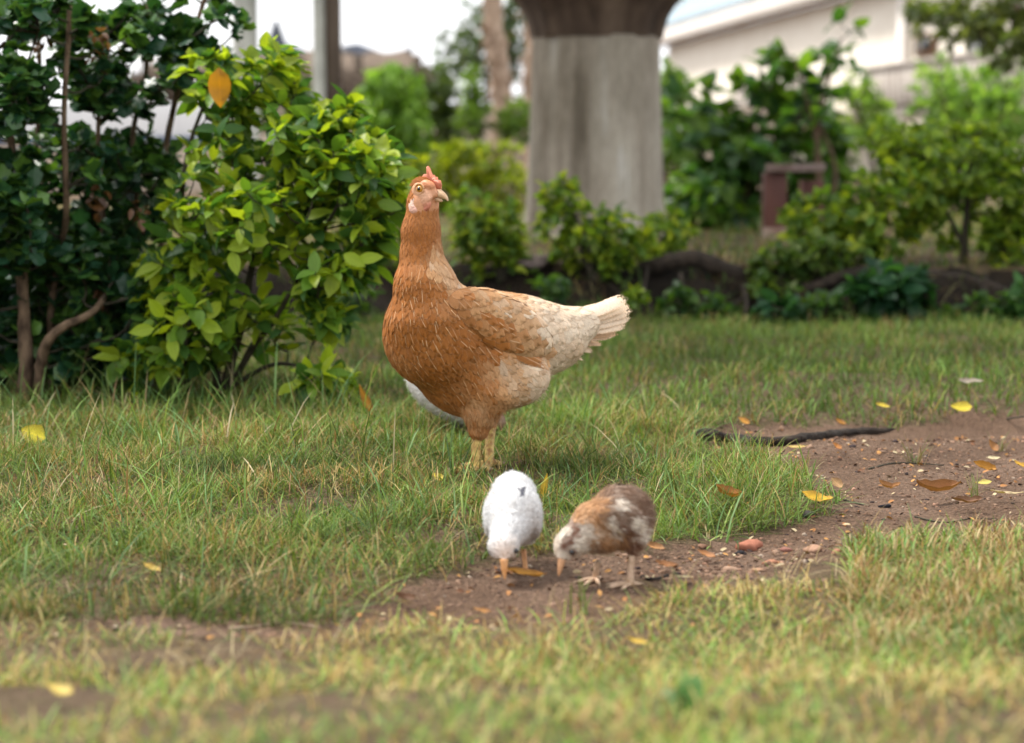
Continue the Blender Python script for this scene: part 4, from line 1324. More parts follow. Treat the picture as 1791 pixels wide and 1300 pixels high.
# ------------------------------------------------------------------ chicks
def chick(name, label, foot, prims, lo_hi, colf, flowf, n, length, beak, eyes, legs, legmat, beakcol, fluff_w=.0010, group='chicks', sizes=(.008, .012), h=.0027, body_sel=None):
    rt = root(name, label, 'chick', foot, group)
    f = blend(prims)
    V, F = surface_nets(f, lo_hi[0], lo_hi[1], h)
    x, y = to_px(V)
    part('body', mesh_np('body', V, F, None, colf(x, y, V)), MAT['skin'], rt)
    # small body feathers below, loose down on top
    pts, nrm = sample_surface(V, F, 5200); x, y = to_px(pts)
    sz = np.full(len(x), sizes[1]); k = thin(pts, sz * .30)
    pts, nrm, x, y = pts[k], nrm[k], x[k], y[k]; fl = flowf(x, y, pts)
    headm = np.array([np.min([np.linalg.norm(p - np.array(beak[0])) for _ in (0,)]) for p in pts]) < .022
    sz = np.where(headm, sizes[0] * .6, sizes[1])
    C = colf(x, y, pts) * rng.uniform(.86, 1.1, (len(x), 1)); C = np.concatenate([C, np.zeros((len(x), 1))], 1)
    part('plumage', feathers('plumage', V, F, pts, nrm, fl, sz * rng.uniform(.8, 1.25, len(x)), sz * .5, C, np.full(len(x), .0018), [F_LONG], np.zeros(len(x), int), .25), MAT['down'], rt, 'stuff')
    pts, nrm = sample_surface(V, F, n); x, y = to_px(pts)
    fl = flowf(x, y, pts); fl /= np.linalg.norm(fl, axis=1)[:, None] + 1e-9
    D = fl * .85 + nrm * .45 + rng.normal(0, .25, nrm.shape)
    hm = np.linalg.norm(pts - np.array(beak[0]), axis=1) < .024
    M = frames(D, nrm); L = length * rng.uniform(.4, 1.15, n) * np.where(hm, .5, 1)
    M[:, :, 0] *= fluff_w; M[:, :, 1] *= L[:, None]; M[:, :, 2] *= .001
    Vb, Fb, U, CC = batch([F_STRAND], M, pts + nrm * .001, colf(x, y, pts) * rng.uniform(.74, 1.16, (n, 1)))
    part('fluff', mesh_np('fluff', Vb, Fb, U, CC), MAT['down'], rt, 'stuff')
    bp = [np.array(q) for q in beak]
    d = bp[1] - bp[0]; L = np.linalg.norm(d); d /= L
    me = tubes('beak', [([bp[0], bp[0] + d * L * .45, bp[0] + d * L * .85, bp[1]], [beakcol[1], beakcol[1] * .75, beakcol[1] * .35, beakcol[1] * .1])], 10, 4)
    part('beak', me, beakcol[0], rt)
    for e in eyes:
        part('eye', solid_ell('eye', e, [.0030] * 3, 0, 0, (0, 0, 0), .0005), MAT['pupil'], rt)
    for hk, ft, face, r, toe in legs:
        bird_leg(rt, hk, ft, r, face, toe, legmat)
    return rt
MAT['chick_beak'] = simple('orange_beak', (.60, .27, .09), (.66, .38, .19), 80, .4, .4, .1)
MAT['brown_beak'] = simple('buff_beak', (.45, .22, .10), (.55, .32, .18), 80, .4, .4, .1)

# white chick, seen from the front, pecking
fa = on_ground(905, 1002); YA = float(fa[1]) + .005; ca = S(YA)
wp = lambda px, py, w: P(px, py, YA + w)
prims = [
    (d_ell(wp(897, 900, .0), (48 * ca, 54 * ca, 60 * ca), 0), 1e-4),
    (d_ell(wp(898, 872, .032), (39 * ca, 44 * ca, 48 * ca), 0), 14 * ca),
    (d_cone(wp(897, 862, .045), wp(896, 829, .075), 32 * ca, 4 * ca), 12 * ca),
    (d_cone(wp(892, 922, -.028), wp(883, 944, -.056), 34 * ca, 24 * ca), 10 * ca),
    (d_ell(wp(881, 957, -.068), (25 * ca, 23 * ca, 26 * ca), 0), 5 * ca),
    (d_cone(wp(881, 970, -.078), wp(882, 986, -.086), 15 * ca, 7 * ca), 6 * ca),
    (d_ell(wp(860, 903, .002), (10 * ca, 36 * ca, 42 * ca), .05), 6 * ca),
    (d_ell(wp(934, 903, .002), (10 * ca, 36 * ca, 42 * ca), -.05), 6 * ca),
    (d_cone(wp(915, 940, .01), wp(916, 968, .01), 20 * ca, 8 * ca), 10 * ca),
    (d_cone(wp(880, 940, .02), wp(881, 968, .02), 20 * ca, 8 * ca), 10 * ca)]
spots = [((911, 866), 4.5), ((914, 861), 4.5), ((908, 871), 3.5), ((877, 944), 1.4)]
def col_white(x, y, p):
    c = np.tile((0.72, 0.715, 0.71), (len(x), 1))
    t = np.clip((fbm(x * .02, y * .02, 3, 4) - .5) * 1.2, 0, .4)[:, None]
    c = c * (1 - t) + np.array((.52, .48, .44)) * t
    hd_ = (np.clip(1 - np.hypot(x - 882, (y - 970) * .9) / 34, 0, 1) * (p[:, 1] < YA - .035))[:, None]
    c = c * (1 - .75 * hd_) + np.array((.66, .46, .32)) * .75 * hd_
    wl_ = (np.exp(-((y - 935) / 12) ** 2) * (np.abs(x - 897) > 26) * (p[:, 1] > YA - .035))[:, None]
    c = c * (1 - .45 * wl_) + np.array((.42, .35, .30)) * .45 * wl_
    top = p[:, 2] > P(880, 960, YA - .05)[2]
    for (sx, sy), r in spots:
        m = (np.hypot(x - sx, y - sy) < r) & (p[:, 1] < YA + .09) & top
        c[m] = (.13, .13, .15)
    return c
def flow_white(x, y, p):
    return np.stack([(x - 895) * .004, np.full(len(x), .9), np.full(len(x), .1) - .35 * (np.abs(x - 895) > 40)], -1)
f1, f2 = on_ground(919, 1000), on_ground(884, 1006)
chick('chick', 'white chick pecking the ground, facing the camera', fa, prims, (wp(830, 985, -.11), wp(965, 800, .12)), col_white, flow_white, 9000, .0052,
      (wp(881.5, 978, -.085), wp(883, 1014, -.090)), [wp(903, 964, -.080), wp(858, 966, -.066)],
      [(wp(916, 962, .01), f1, (.1, -1), 4.4 * ca, .022), (wp(881, 962, .02), f2 + np.array([0, .02, 0]), (-.1, -1), 4.4 * ca, .022)], MAT['chick_leg'], (MAT['chick_beak'], 7.5 * ca))

# brown mottled chick
fb = on_ground(1075, 1026); YBc = float(fb[1]) + .012; cb = S(YBc)
wp2 = lambda px, py, w: P(px, py, YBc + w)
prims = [
    (d_ell(wp2(1082, 908, .012), (56 * cb, 52 * cb, 48 * cb), .25), 1e-4),
    (d_ell(wp2(1090, 890, .015), (46 * cb, 42 * cb, 42 * cb), .3), 14 * cb),
    (d_ell(wp2(1046, 922, -.004), (46 * cb, 42 * cb, 42 * cb), -.3), 14 * cb),
    (d_cone(wp2(1035, 915, -.008), wp2(1010, 937, -.014), 34 * cb, 23 * cb), 12 * cb),
    (d_ell(wp2(997, 951, -.018), (31 * cb, 25 * cb, 24 * cb), -.75), 8 * cb),
    (d_cone(wp2(988, 966, -.022), wp2(982, 984, -.027), 15 * cb, 7 * cb), 6 * cb),
    (d_cone(wp2(1112, 900, .02), wp2(1132, 912, .03), 32 * cb, 8 * cb), 12 * cb),
    (d_ell(wp2(1085, 908, -.026), (46 * cb, 25 * cb, 13 * cb), .25, .3), 2 * cb),
    (d_cone(wp2(1046, 950, .015), wp2(1046, 985, .015), 22 * cb, 7 * cb), 10 * cb),
    (d_cone(wp2(1106, 940, -.008), wp2(1106, 966, -.008), 22 * cb, 7 * cb), 10 * cb)]
BP = [((1095, 865), 0), ((1060, 870), 0), ((1110, 885), 0), ((1125, 880), 0), ((1075, 895), 0), ((1030, 890), 1), ((1012, 905), 1), ((1040, 912), 1), ((1055, 925), 1), ((1060, 900), 0), ((1080, 880), 2), ((1087, 872), 0), ((1098, 900), 0), ((1065, 915), 2), ((1085, 920), 3), ((1075, 930), 2), ((1110, 915), 2), ((1100, 930), 3), ((1085, 945), 1), ((1060, 950), 1), ((1120, 930), 2), ((1130, 905), 0), ((1136, 915), 4), ((1105, 955), 3), ((1030, 935), 2), ((1015, 925), 2), ((1006, 928), 3), ((999, 936), 3), ((992, 946), 3), ((986, 955), 3), ((980, 942), 2), ((990, 934), 2), ((974, 952), 2), ((968, 965), 2), ((1008, 944), 2), ((1002, 952), 2), ((1016, 938), 2), ((1010, 956), 2), ((1020, 960), 2), ((978, 968), 2), ((1001, 967), 3), ((1008, 972), 2), ((992, 975), 2), ((985, 970), 2), ((1040, 955), 4), ((1035, 945), 1), ((1046, 985), 4), ((1106, 972), 4), ((1090, 885), 2), ((1050, 885), 1)]
BC = np.array([(.18, .098, .058), (.50, .27, .125), (.76, .67, .56), (.19, .085, .05), (.34, .22, .15)])
def col_brown(x, y, p):
    hs = .12 + .88 * sstep(1015, 1045, x)
    jx = (fbm(x * .16, y * .3, 1, 6) - .5) * 34 * hs; jy = (fbm(x * .16, y * .3, 1, 9) - .5) * 34 * hs
    d = np.hypot((x + jx)[:, None] - np.array([b[0][0] for b in BP])[None], (y + jy)[:, None] - np.array([b[0][1] for b in BP])[None])
    w = (d + 2.0) ** -4.0; w /= w.sum(1)[:, None]
    return w @ BC[[b[1] for b in BP]]
def flow_brown(x, y, p):
    return np.stack([np.full(len(x), 1.0), np.full(len(x), .15), -.15 - .004 * (x - 1000)], -1)
f1, f2 = on_ground(1103, 1026), on_ground(1042, 1020)
chick('chick', 'brown and cream mottled chick pecking beside the white chick', fb, prims, (wp2(945, 1000, -.10), wp2(1165, 825, .12)), col_brown, flow_brown, 10000, .0080,
      (wp2(983, 978, -.026), wp2(977, 1008, -.031)), [wp2(1000, 966, -.034), wp2(972, 958, -.004)],
      [(wp2(1106, 968, -.008), f1, (-.9, -.5), 5.8 * cb, .028), (wp2(1046, 982, .015), f2 + np.array([0, .01, 0]), (-.5, -1), 5.8 * cb, .028)], MAT['chick_leg_pale'], (MAT['brown_beak'], 7 * cb))

# third chick, mostly hidden behind the hen
fc_ = on_ground(800, 782); YD = float(fc_[1]) + .14; cd = S(YD)
fc_ = np.array([P(800, 770, YD)[0], YD, float(ground_z(P(800, 770, YD)[0], YD)[0])])
wp3 = lambda px, py, w: P(px, py, YD + w)
prims = [
    (d_ell(wp3(775, 685, 0), (66 * cd, 40 * cd, 44 * cd), .62), 1e-4),
    (d_cone(wp3(745, 668, 0), wp3(724, 664, 0), 32 * cd, 8 * cd), 14 * cd),
    (d_ell(wp3(815, 705, 0), (42 * cd, 38 * cd, 38 * cd), .4), 14 * cd),
    (d_cone(wp3(835, 705, -.01), wp3(862, 728, -.02), 24 * cd, 16 * cd), 12 * cd),
    (d_ell(wp3(869, 738, -.024), (17 * cd, 15 * cd, 15 * cd), .9), 8 * cd),
    (d_cone(wp3(806, 725, .01), wp3(812, 752, .01), 20 * cd, 7 * cd), 10 * cd)]
def col_third(x, y, p):
    c = np.tile((.82, .79, .77), (len(x), 1)); t = sstep(842, 868, x)[:, None]
    return c * (1 - t) + np.array((.30, .19, .13)) * t
def flow_third(x, y, p): return np.stack([np.full(len(x), -1.0), np.zeros(len(x)), np.full(len(x), .1)], -1)
g1 = fc_ + np.array([.01, -.01, 0]); g1[2] = float(ground_z(g1[0], g1[1])[0])
g2 = fc_ + np.array([-.015, .03, 0]); g2[2] = float(ground_z(g2[0], g2[1])[0])
chick('chick', 'pale chick mostly hidden behind the hen legs', fc_, prims, (wp3(700, 775, -.09), wp3(900, 630, .10)), col_third, flow_third, 4500, .008,
      (wp3(872, 746, -.026), wp3(879, 772, -.028)), [wp3(866, 740, -.042), wp3(874, 735, -.008)],
      [(wp3(812, 748, .01), g1, (.9, -.3), 4.5 * cd, .02), (wp3(800, 748, .03), g2, (.9, -.3), 4.5 * cd, .02)], MAT['chick_leg_pale'], (MAT['brown_beak'], 6 * cd), h=.0035)
# ------------------------------------------------------------------ the bank plants
LG = [(0.15, 0.24, 0.028), (0.10, 0.18, 0.03), (0.21, 0.29, 0.03), (0.075, 0.14, 0.03), (0.30, 0.35, 0.035)]
def bank_plant(name, label, base, blobs, tips, size_px, Y, nobj=60, cols=LG, whorl=5, stems=None, protos=LEAF_OVAL, key='oval', cat='shrub', group='young shrubs along the bank', sm='twig', asp=1.1):
    b = P(base[0], base[1], Y)
    b[2] = float(ground_z(b[0], b[1])[0])
    p1 = S(Y)
    if stems is None:
        stems = []
        for q in blobs:
            e = P(q[0], q[1], q[2])
            stems.append(([b + np.array([rng.normal(0, .01), 0, -0.01]), b * .6 + e * .4 + np.array([rng.normal(0, .02), 0, .02]), e], 5 * p1, 2 * p1))
    return shrub(name, label, cat, b, stems, [(q[0], q[1], q[2], q[3] * 1.15, q[4] * 1.15, q[5]) for q in blobs], int(tips * 1.45), key, protos, size_px * p1, whorl, cols, nobj, 'leaf_one', 'leaf_many', sm, 0.0016, group, (0.7, 1.4), 0.4, 2, 0.5, asp)
yb = BANK_Y + 0.28
bank_plant('shrub', 'thin leafy shrub between the bright shrub and the hen neck', (668, 540), [(660, 420, yb + .2, 60, 75, .15), (690, 350, yb + .2, 40, 30, .1), (600, 400, yb + .2, 40, 60, .1)], 75, 24, yb + .2, 70)
bank_plant('shrub', 'young shrub on the bank just right of the hen head', (882, 505), [(860, 400, yb, 60, 45, .12), (880, 450, yb, 50, 40, .1), (815, 395, yb, 35, 60, .1)], 70, 23, yb, 70)
bank_plant('shrub', 'young shrub with several stems in front of the trunk base', (1038, 522), [(1010, 400, yb, 70, 50, .12), (985, 345, yb, 40, 35, .08), (1080, 420, yb, 60, 45, .1), (1040, 465, yb, 55, 40, .1)], 95, 23, yb - .05, 90)
bank_plant('shrub', 'small shrub at the right foot of the trunk', (1165, 470), [(1165, 410, yb + .35, 55, 40, .12), (1120, 440, yb + .3, 35, 30, .1)], 40, 22, yb + .35, 50)
bank_plant('seedling', 'tiny seedling on the bank right of the hen tail', (1108, 560), [(1112, 530, BANK_Y - .02, 18, 22, .05)], 6, 22, BANK_Y - .02, 25, cat='seedling')
bank_plant('shrub', 'low shrub on the bank below the bench', (1365, 560), [(1370, 480, yb, 55, 55, .12), (1420, 450, yb, 60, 40, .12), (1345, 520, yb - .1, 45, 35, .1)], 90, 21, yb, 80, cols=[(0.06, 0.12, 0.03), (0.09, 0.15, 0.035), (0.12, 0.17, 0.04)])
bank_plant('shrub', 'spreading leafy shrub right of the bench, half hiding it', (1475, 515), [(1500, 400, yb + .2, 110, 60, .2), (1570, 350, yb + .2, 90, 55, .15), (1420, 380, yb + .2, 55, 40, .12), (1480, 450, yb + .1, 70, 40, .12)], 150, 24, yb + .2, 120)
Yt = yb + .25
bank_plant('sapling', 'thin-stemmed bright sapling rising near the right edge', (1690, 515), [(1690, 290, Yt, 100, 75, .2), (1760, 360, Yt, 60, 80, .15), (1620, 250, Yt + .2, 75, 40, .15), (1560, 250, Yt + .2, 55, 35, .15), (1640, 340, Yt, 55, 50, .1), (1700, 410, Yt, 70, 40, .15)], 170, 24, Yt, 120,
           [(0.19, 0.28, 0.03), (0.13, 0.22, 0.03), (0.26, 0.34, 0.035), (0.10, 0.17, 0.03)], 5,
           [([P(1692, 520, Yt), P(1686, 450, Yt), P(1690, 380, Yt), P(1700, 260, Yt)], 9 * S(Yt), 4 * S(Yt)), ([P(1690, 440, Yt), P(1660, 380, Yt), P(1610, 290, Yt)], 5 * S(Yt), 3 * S(Yt))], cat='sapling')
bank_plant('sapling', 'second slimmer sapling at the right picture edge', (1750, 505), [(1770, 440, Yt - .05, 55, 45, .12), (1800, 330, Yt, 50, 80, .15)], 50, 23, Yt, 60, cat='sapling')
bank_plant('weed', 'dark broad-leaved weed growing from the bank under the root', (1570, 560), [(1565, 505, BANK_Y + .05, 65, 28, .12)], 26, 46, BANK_Y + .05, 90, [(0.025, 0.085, 0.035), (0.018, 0.06, 0.03), (0.035, 0.10, 0.03)], 4, cat='weed', protos=LEAF_BROAD, key='broad', asp=0.8)
bank_plant('weed', 'small dark weed at the foot of the bank below the bench', (1370, 575), [(1370, 540, BANK_Y - .02, 40, 20, .08)], 14, 26, BANK_Y - .02, 40, [(0.03, 0.09, 0.035), (0.02, 0.07, 0.03)], 4, cat='weed', protos=LEAF_BROAD, key='broad', asp=0.8)
bank_plant('weed', 'leafy weed at the far right end of the bank', (1800, 560), [(1790, 530, BANK_Y + .1, 35, 35, .1)], 14, 30, BANK_Y + .1, 30, [(0.05, 0.13, 0.035), (0.07, 0.16, 0.03)], 4, cat='weed', protos=LEAF_BROAD, key='broad', asp=0.8)
for i, (sx_, sy_, lab) in enumerate(((1180, 545, 'seedling on the bank under the arched root'), (1255, 560, 'seedling at the bank foot right of the hen tail'), (1440, 560, 'leafy seedling at the bank foot beside the dark weed'),
        (1650, 575, 'seedling at the bank foot below the sapling'), (1715, 560, 'low seedling on the bank near the right edge'), (960, 530, 'seedling on the bank above the hen back'), (620, 545, 'dark seedling on the bank behind the bright shrub'))):
    bank_plant('seedling', lab, (sx_, sy_), [(sx_ + 4, sy_ - 22, BANK_Y + .02, 30, 22, .06)], 10, 22, BANK_Y + .02, 40, [(0.05, 0.11, 0.03), (0.08, 0.15, 0.03), (0.035, 0.085, 0.03)], cat='seedling', group='seedlings on the bank')
p = on_ground(935, 492)
pv, pf, pu = stone_proto(77, 3)
o = link('stone', mesh_np('stone', pv * np.array([0.075, 0.06, 0.045]), pf, None, np.tile((0.17, 0.13, 0.12), (len(pv), 1)), False), MAT['gravel'], loc=P(935, 487, yb + .05))
o.location.z = float(ground_z(o.location.x, o.location.y)[0]) + 0.02
tag(o, 'flat grey-brown rock on the bank above the hen back', 'stone')

# ------------------------------------------------------------------ the big tree with the washed trunk
YT = 8.4
tz = float(ground_z(P(1040, 400, YT)[0], YT)[0])
tb = P(1040, 430, YT); tb[2] = tz
tree = root('tree', 'huge tree whose trunk is grey-washed below and brown above', 'tree', tb)
def lathe(prof, cx, cy, sides=48, ripple=0.0, seed=0):
    a = np.linspace(0, 2 * np.pi, sides, endpoint=False)
    V = []
    for z, r in prof:
        rr = r * (1 + ripple * (vnoise(np.cos(a) * 3 + 9, np.sin(a) * 3 + z * 0.8 + 9, 1.5, seed) - 0.5))
        V.append(np.stack([cx + rr * np.cos(a), cy + rr * np.sin(a), np.full(sides, z)], -1))
    V = np.vstack(V); n = len(prof)
    i = np.arange(n - 1)[:, None] * sides; j = np.arange(sides)[None]
    F = np.stack([i + j, i + (j + 1) % sides, i + sides + (j + 1) % sides, i + sides + j], -1).reshape(-1, 4)
    return V, F
def trunk_mat(washed):
    t = NT('washed_trunk' if washed else 'brown_bark')
    tc = t.node('TexCoord')
    st = t.noise(9, 6, stretch=(1, 1, 0.10)); bl = t.noise(2.6, 5, stretch=(1, 1, 0.5)); fi = t.noise(70, 4, stretch=(1, 1, 0.3))
    if washed:
        c = t.ramp(st, [(0.30, (0.17, 0.145, 0.115)), (0.46, (0.34, 0.30, 0.25)), (0.60, (0.42, 0.385, 0.33)), (0.70, (0.58, 0.57, 0.55))])
        c = t.mix(0.8, c, t.ramp(bl, [(0.35, (0.42, 0.39, 0.33)), (0.6, (1.05, 1.03, 1.0))]), 'MULTIPLY')
        c = t.mix(0.5, c, t.ramp(fi, [(0.3, 0.6), (0.7, 1.15)]), 'MULTIPLY')
    else:
        c = t.ramp(st, [(0.3, (0.022, 0.016, 0.012)), (0.5, (0.075, 0.052, 0.038)), (0.7, (0.15, 0.11, 0.08))])
    h = t.math('ADD', st, t.math('MULTIPLY', fi, 0.4))
    return t.done(t.bsdf(c, 0.9, 0.2, bump=h, bstr=0.8, bdist=0.02))
MAT['wash'] = trunk_mat(True); MAT['brown'] = trunk_mat(False)
pm = S(YT)
def zz(py): return P(1040, py, YT)[2]
prof = [(tz - .1, 150 * pm), (tz + .0, 140 * pm), (zz(400), 124 * pm), (zz(350), 117 * pm), (zz(280), 115 * pm), (zz(200), 112 * pm), (zz(120), 110 * pm), (zz(66), 109 * pm)]
V, F = lathe(prof, tb[0], YT, 64, 0.05, 3)
part('trunk', mesh_np('trunk', V, F), MAT['wash'], tree)
prof = [(zz(69), 112 * pm), (zz(50), 116 * pm), (zz(30), 122 * pm), (zz(8), 135 * pm), (zz(-15), 155 * pm), (zz(-60), 195 * pm), (zz(-110), 225 * pm), (zz(-150), 215 * pm), (zz(-170), 150 * pm), (zz(-172), 10 * pm)]
V, F = lathe(prof, tb[0], YT, 64, 0.12, 5)
part('upper_trunk', mesh_np('upper_trunk', V, F), MAT['brown'], tree)
for a, L in ((0.4, 2.1), (1.7, 1.8), (2.9, 2.2), (4.2, 1.7), (5.3, 1.9)):
    s0 = np.array([tb[0] + math.cos(a) * .25, YT + math.sin(a) * .25, zz(-120)])
    d = np.array([math.cos(a), math.sin(a), 0.0])
    part('limb', tubes('limb', [([s0, s0 + d * .5 * L + [0, 0, .6], s0 + d * L + [0, 0, 1.3]], [0.20, 0.14, 0.06])], 10, 6, 0.05), MAT['brown'], tree)
n = 3800
a = rng.uniform(0, 6.28, n); r_ = np.sqrt(rng.random(n)) * 3.6
CL = np.stack([tb[0] - 0.1 + np.cos(a) * r_ * 1.05, YT - 1.5 + np.sin(a) * r_ * 0.50, 3.1 + rng.normal(0, .38, n) + 0.5 * np.cos(r_ / 2)], -1)
cl = fbm(CL[:, 0], CL[:, 1], 1.6, 44); CL = CL[cl > 0.40]; n = len(CL)
D = rng.normal(0, 1, (n, 3)); D[:, 2] -= 0.4
M = frames(D, None, rng.normal(0, .6, n)) * (0.19 * rng.uniform(.7, 1.3, n))[:, None, None]
V, F, U, CC = batch(LEAF_OVAL[:1], M, CL, np.array(LG)[rng.integers(0, 5, n)])
part('crown', mesh_np('crown', V, F, U, CC), MAT['leaf_many'], tree, 'stuff')
yr = BANK_Y + .30
def root_tube(pts, r0, r1, rough=.10):
    part('root', tubes('root', [([P(*q) for q in pts], np.concatenate([[r0 * .7], np.linspace(r0, r1, len(pts) - 1)]))], 10, 6, rough), MAT['root'], tree)
q = S(yr)
root_tube([(1085, 500, yr + .1), (1115, 478, yr + .02), (1160, 462, yr - .03), (1210, 453, yr - .05), (1260, 468, yr - .05), (1310, 492, yr - .02), (1350, 520, yr + .08)], 15 * q, 15 * q)
root_tube([(1245, 475, yr - .04), (1290, 500, yr - .08), (1340, 530, yr - .1)], 5 * q, 4 * q)
root_tube([(1300, 540, yr), (1370, 515, yr - .06), (1430, 502, yr - .1), (1480, 482, yr - .1), (1540, 472, yr - .08), (1610, 480, yr - .08), (1690, 492, yr - .08), (1750, 510, yr - .1), (1830, 560, yr - .1)], 12 * q, 9 * q)
root_tube([(880, 500, yr + .1), (930, 508, yr - .02), (1000, 512, yr - .05), (1060, 508, yr - .02), (1110, 500, yr + .1)], 8 * q, 9 * q)
for pts in ([(1250, 560, yr - .3), (1275, 540, yr - .25), (1310, 515, yr - .15)], [(1190, 552, yr - .3), (1196, 520, yr - .22), (1190, 480, yr - .1)], [(1300, 565, yr - .32), (1306, 535, yr - .25), (1300, 500, yr - .12)], [(1480, 560, yr - .3), (1500, 530, yr - .24), (1530, 500, yr - .14)]):
    root_tube(pts, 4 * q, 4 * q)

for i in range(14):
    x0_ = rng.uniform(900, 1760); t0_ = rng.uniform(455, 505); w_ = rng.uniform(-60, 60)
    root_tube([(x0_, t0_, yr + .02), (x0_ + w_ * .5, t0_ + 22, yr - .10), (x0_ + w_, t0_ + 48, yr - .2), (x0_ + w_ * 1.1, t0_ + 75, yr - .3)], rng.uniform(2, 4.5) * q, 2 * q)

# ------------------------------------------------------------------ the bench
MAT['redwood'] = simple('red_brown_timber', (0.07, 0.022, 0.015), (0.14, 0.05, 0.034), 14, 0.6, 0.4, 0.5, .004, (1, 1, .15))
MAT['greywood'] = simple('weathered_plank', (0.10, 0.06, 0.05), (0.20, 0.14, 0.12), 14, 0.7, 0.3, 0.5, .004, (1, .12, 1))
YB = 8.0
bz = float(ground_z(P(1385, 425, YB)[0], YB)[0])
bb = P(1385, 425, YB); bb[2] = bz
bench = root('bench', 'red-brown wooden bench with a grey plank seat on the bank', 'bench', bb)
def leg_(px0, px1, py_top, Y, dep):
    a, c = P(px0, py_top, Y), P(px1, py_top, Y)
    V, F = box_vf((a[0], Y, bz - .03), (c[0], Y + dep, a[2]))
    part('leg', bevel_mesh(mesh_np('leg', V, F, smooth=False), .004), MAT['redwood'], bench)
    V, F = box_vf((a[0] - .002, Y - .002, bz - .03), (c[0] + .002, Y + dep + .002, bz + .05))
    part('leg_foot', bevel_mesh(mesh_np('leg_foot', V, F, smooth=False), .004), MAT['pale_foot'], bench)
MAT['pale_foot'] = simple('chipped_pale_paint', (0.16, 0.07, 0.05), (0.5, 0.40, 0.32), 18, 0.8, 0.2)
leg_(1338, 1377, 302, YB, .10)
leg_(1404, 1440, 316, YB + .55, .10)
a = P(1338, 302, YB)
V, F = box_vf((0, 0, 0), (1, 1, 1))
x0, x1 = P(1336, 290, YB)[0], P(1384, 290, YB)[0]
x2, x3 = P(1398, 300, YB + .72)[0], P(1444, 300, YB + .72)[0]
zt = P(1338, 302, YB)[2]
V = np.array([(x0, YB - .05, zt + .002), (x1, YB - .05, zt + .002), (x3, YB + .72, zt + .002), (x2, YB + .72, zt + .002), (x0, YB - .05, zt + .034), (x1, YB - .05, zt + .034), (x3, YB + .72, zt + .034), (x2, YB + .72, zt + .034)])
V[2:4, 2] -= .002; V[6:8, 2] -= .002
part('seat', bevel_mesh(mesh_np('seat', V, F, smooth=False), .004), MAT['greywood'], bench)

# ------------------------------------------------------------------ plants farther back
def far_plant(name, label, cat, base, Y, blobs, tips, size_px, key, protos, cols, nobj, whorl=6, hang=0.0, asp=1.0, group=None, trunk=None, spread=(0.6, 1.4), sm='bark', along=2, dark=False, droop=.35):
    b = P(base[0], base[1], Y); b[2] = float(ground_z(b[0], Y)[0])
    p1 = S(Y)
    st = trunk or [([b - np.array([0, 0, .02]), b * .5 + P(q[0], q[1], q[2]) * .5 + np.array([rng.normal(0, .05), 0, 0]), P(q[0], q[1], q[2])], 6 * p1, 2 * p1) for q in blobs]
    return shrub(name, label, cat, b, st, blobs, tips, key, protos, size_px * p1, whorl, cols, nobj, 'leaf_one', 'leaf_many', sm, 0.9 * p1, group, spread, droop, along, 0.5, asp, 0.4, hang)
DG = [(0.05, 0.13, 0.03), (0.075, 0.17, 0.03), (0.12, 0.22, 0.03), (0.035, 0.09, 0.03)]
far_plant('bush', 'tall bush of large round leaves between trunk and bench', 'bush', (1270, 425), 9.4,
          [(1250, 350, 9.3, 95, 75, .4, 1.6), (1220, 220, 9.5, 75, 80, .3), (1310, 280, 9.4, 80, 80, .35, 1.2), (1400, 230, 9.5, 85, 80, .3), (1350, 150, 9.5, 60, 60, .2), (1450, 130, 9.5, 60, 50, .2, .5), (1400, 330, 9.6, 80, 60, .3)],
          250, 36, 'broad', LEAF_BROAD, DG + [(0.11, 0.19, 0.04)], 220, 5, 0.15, 0.9)
b = P(1420, 300, 9.5)
far_plant('bush', 'slender leafy shoot standing above the round-leaved bush before the house', 'bush', (1440, 425), 9.2,
          [(1470, 70, 9.2, 40, 40, .1), (1390, 100, 9.2, 45, 50, .1), (1420, 190, 9.2, 45, 60, .1)], 16, 34, 'broad', LEAF_BROAD, DG, 60, 3, 0.1, 0.9)
FE = [(0.19, 0.33, 0.07), (0.13, 0.25, 0.05), (0.27, 0.40, 0.11)]
far_plant('bush', 'feathery pale green bush at right before the house', 'bush', (1690, 420), 11.5,
          [(1690, 200, 11.5, 80, 80, .5), (1640, 160, 11.5, 50, 60, .4), (1750, 190, 11.6, 70, 110, .4), (1700, 300, 11.5, 90, 60, .5), (1600, 290, 11.5, 50, 40, .3)], 420, 22, 'slim', LEAF_SLIM, FE, 40, 8, 0, 0.28, None, None, (0.15, 0.8), along=4)
tx_ = P(1900, 420, 10.2)
far_plant('tree', 'tree at right edge with a leafy bough hanging into view', 'tree', (1900, 420), 10.2,
          [(1690, 40, 10.2, 100, 45, .4), (1760, 70, 10.1, 60, 55, .3), (1620, 30, 10.3, 45, 35, .2), (1850, -20, 10.2, 120, 80, .5), (1790, -70, 10.2, 180, 60, .5)], 330, 22, 'oval', LEAF_OVAL, [(0.11, 0.14, 0.05), (0.08, 0.115, 0.04), (0.15, 0.18, 0.07)], 60, 6, 0.2, 0.9, None,
          [([tx_ - [0, 0, .3], P(1895, 200, 10.2), P(1870, -20, 10.2), P(1800, -90, 10.2)], .07, .04), ([P(1880, 60, 10.2), P(1790, 20, 10.2), P(1690, 25, 10.2), P(1620, 40, 10.2)], .03, .008)])
HG = [(0.30, 0.36, 0.02), (0.20, 0.27, 0.02), (0.38, 0.42, 0.025), (0.12, 0.18, 0.02)]
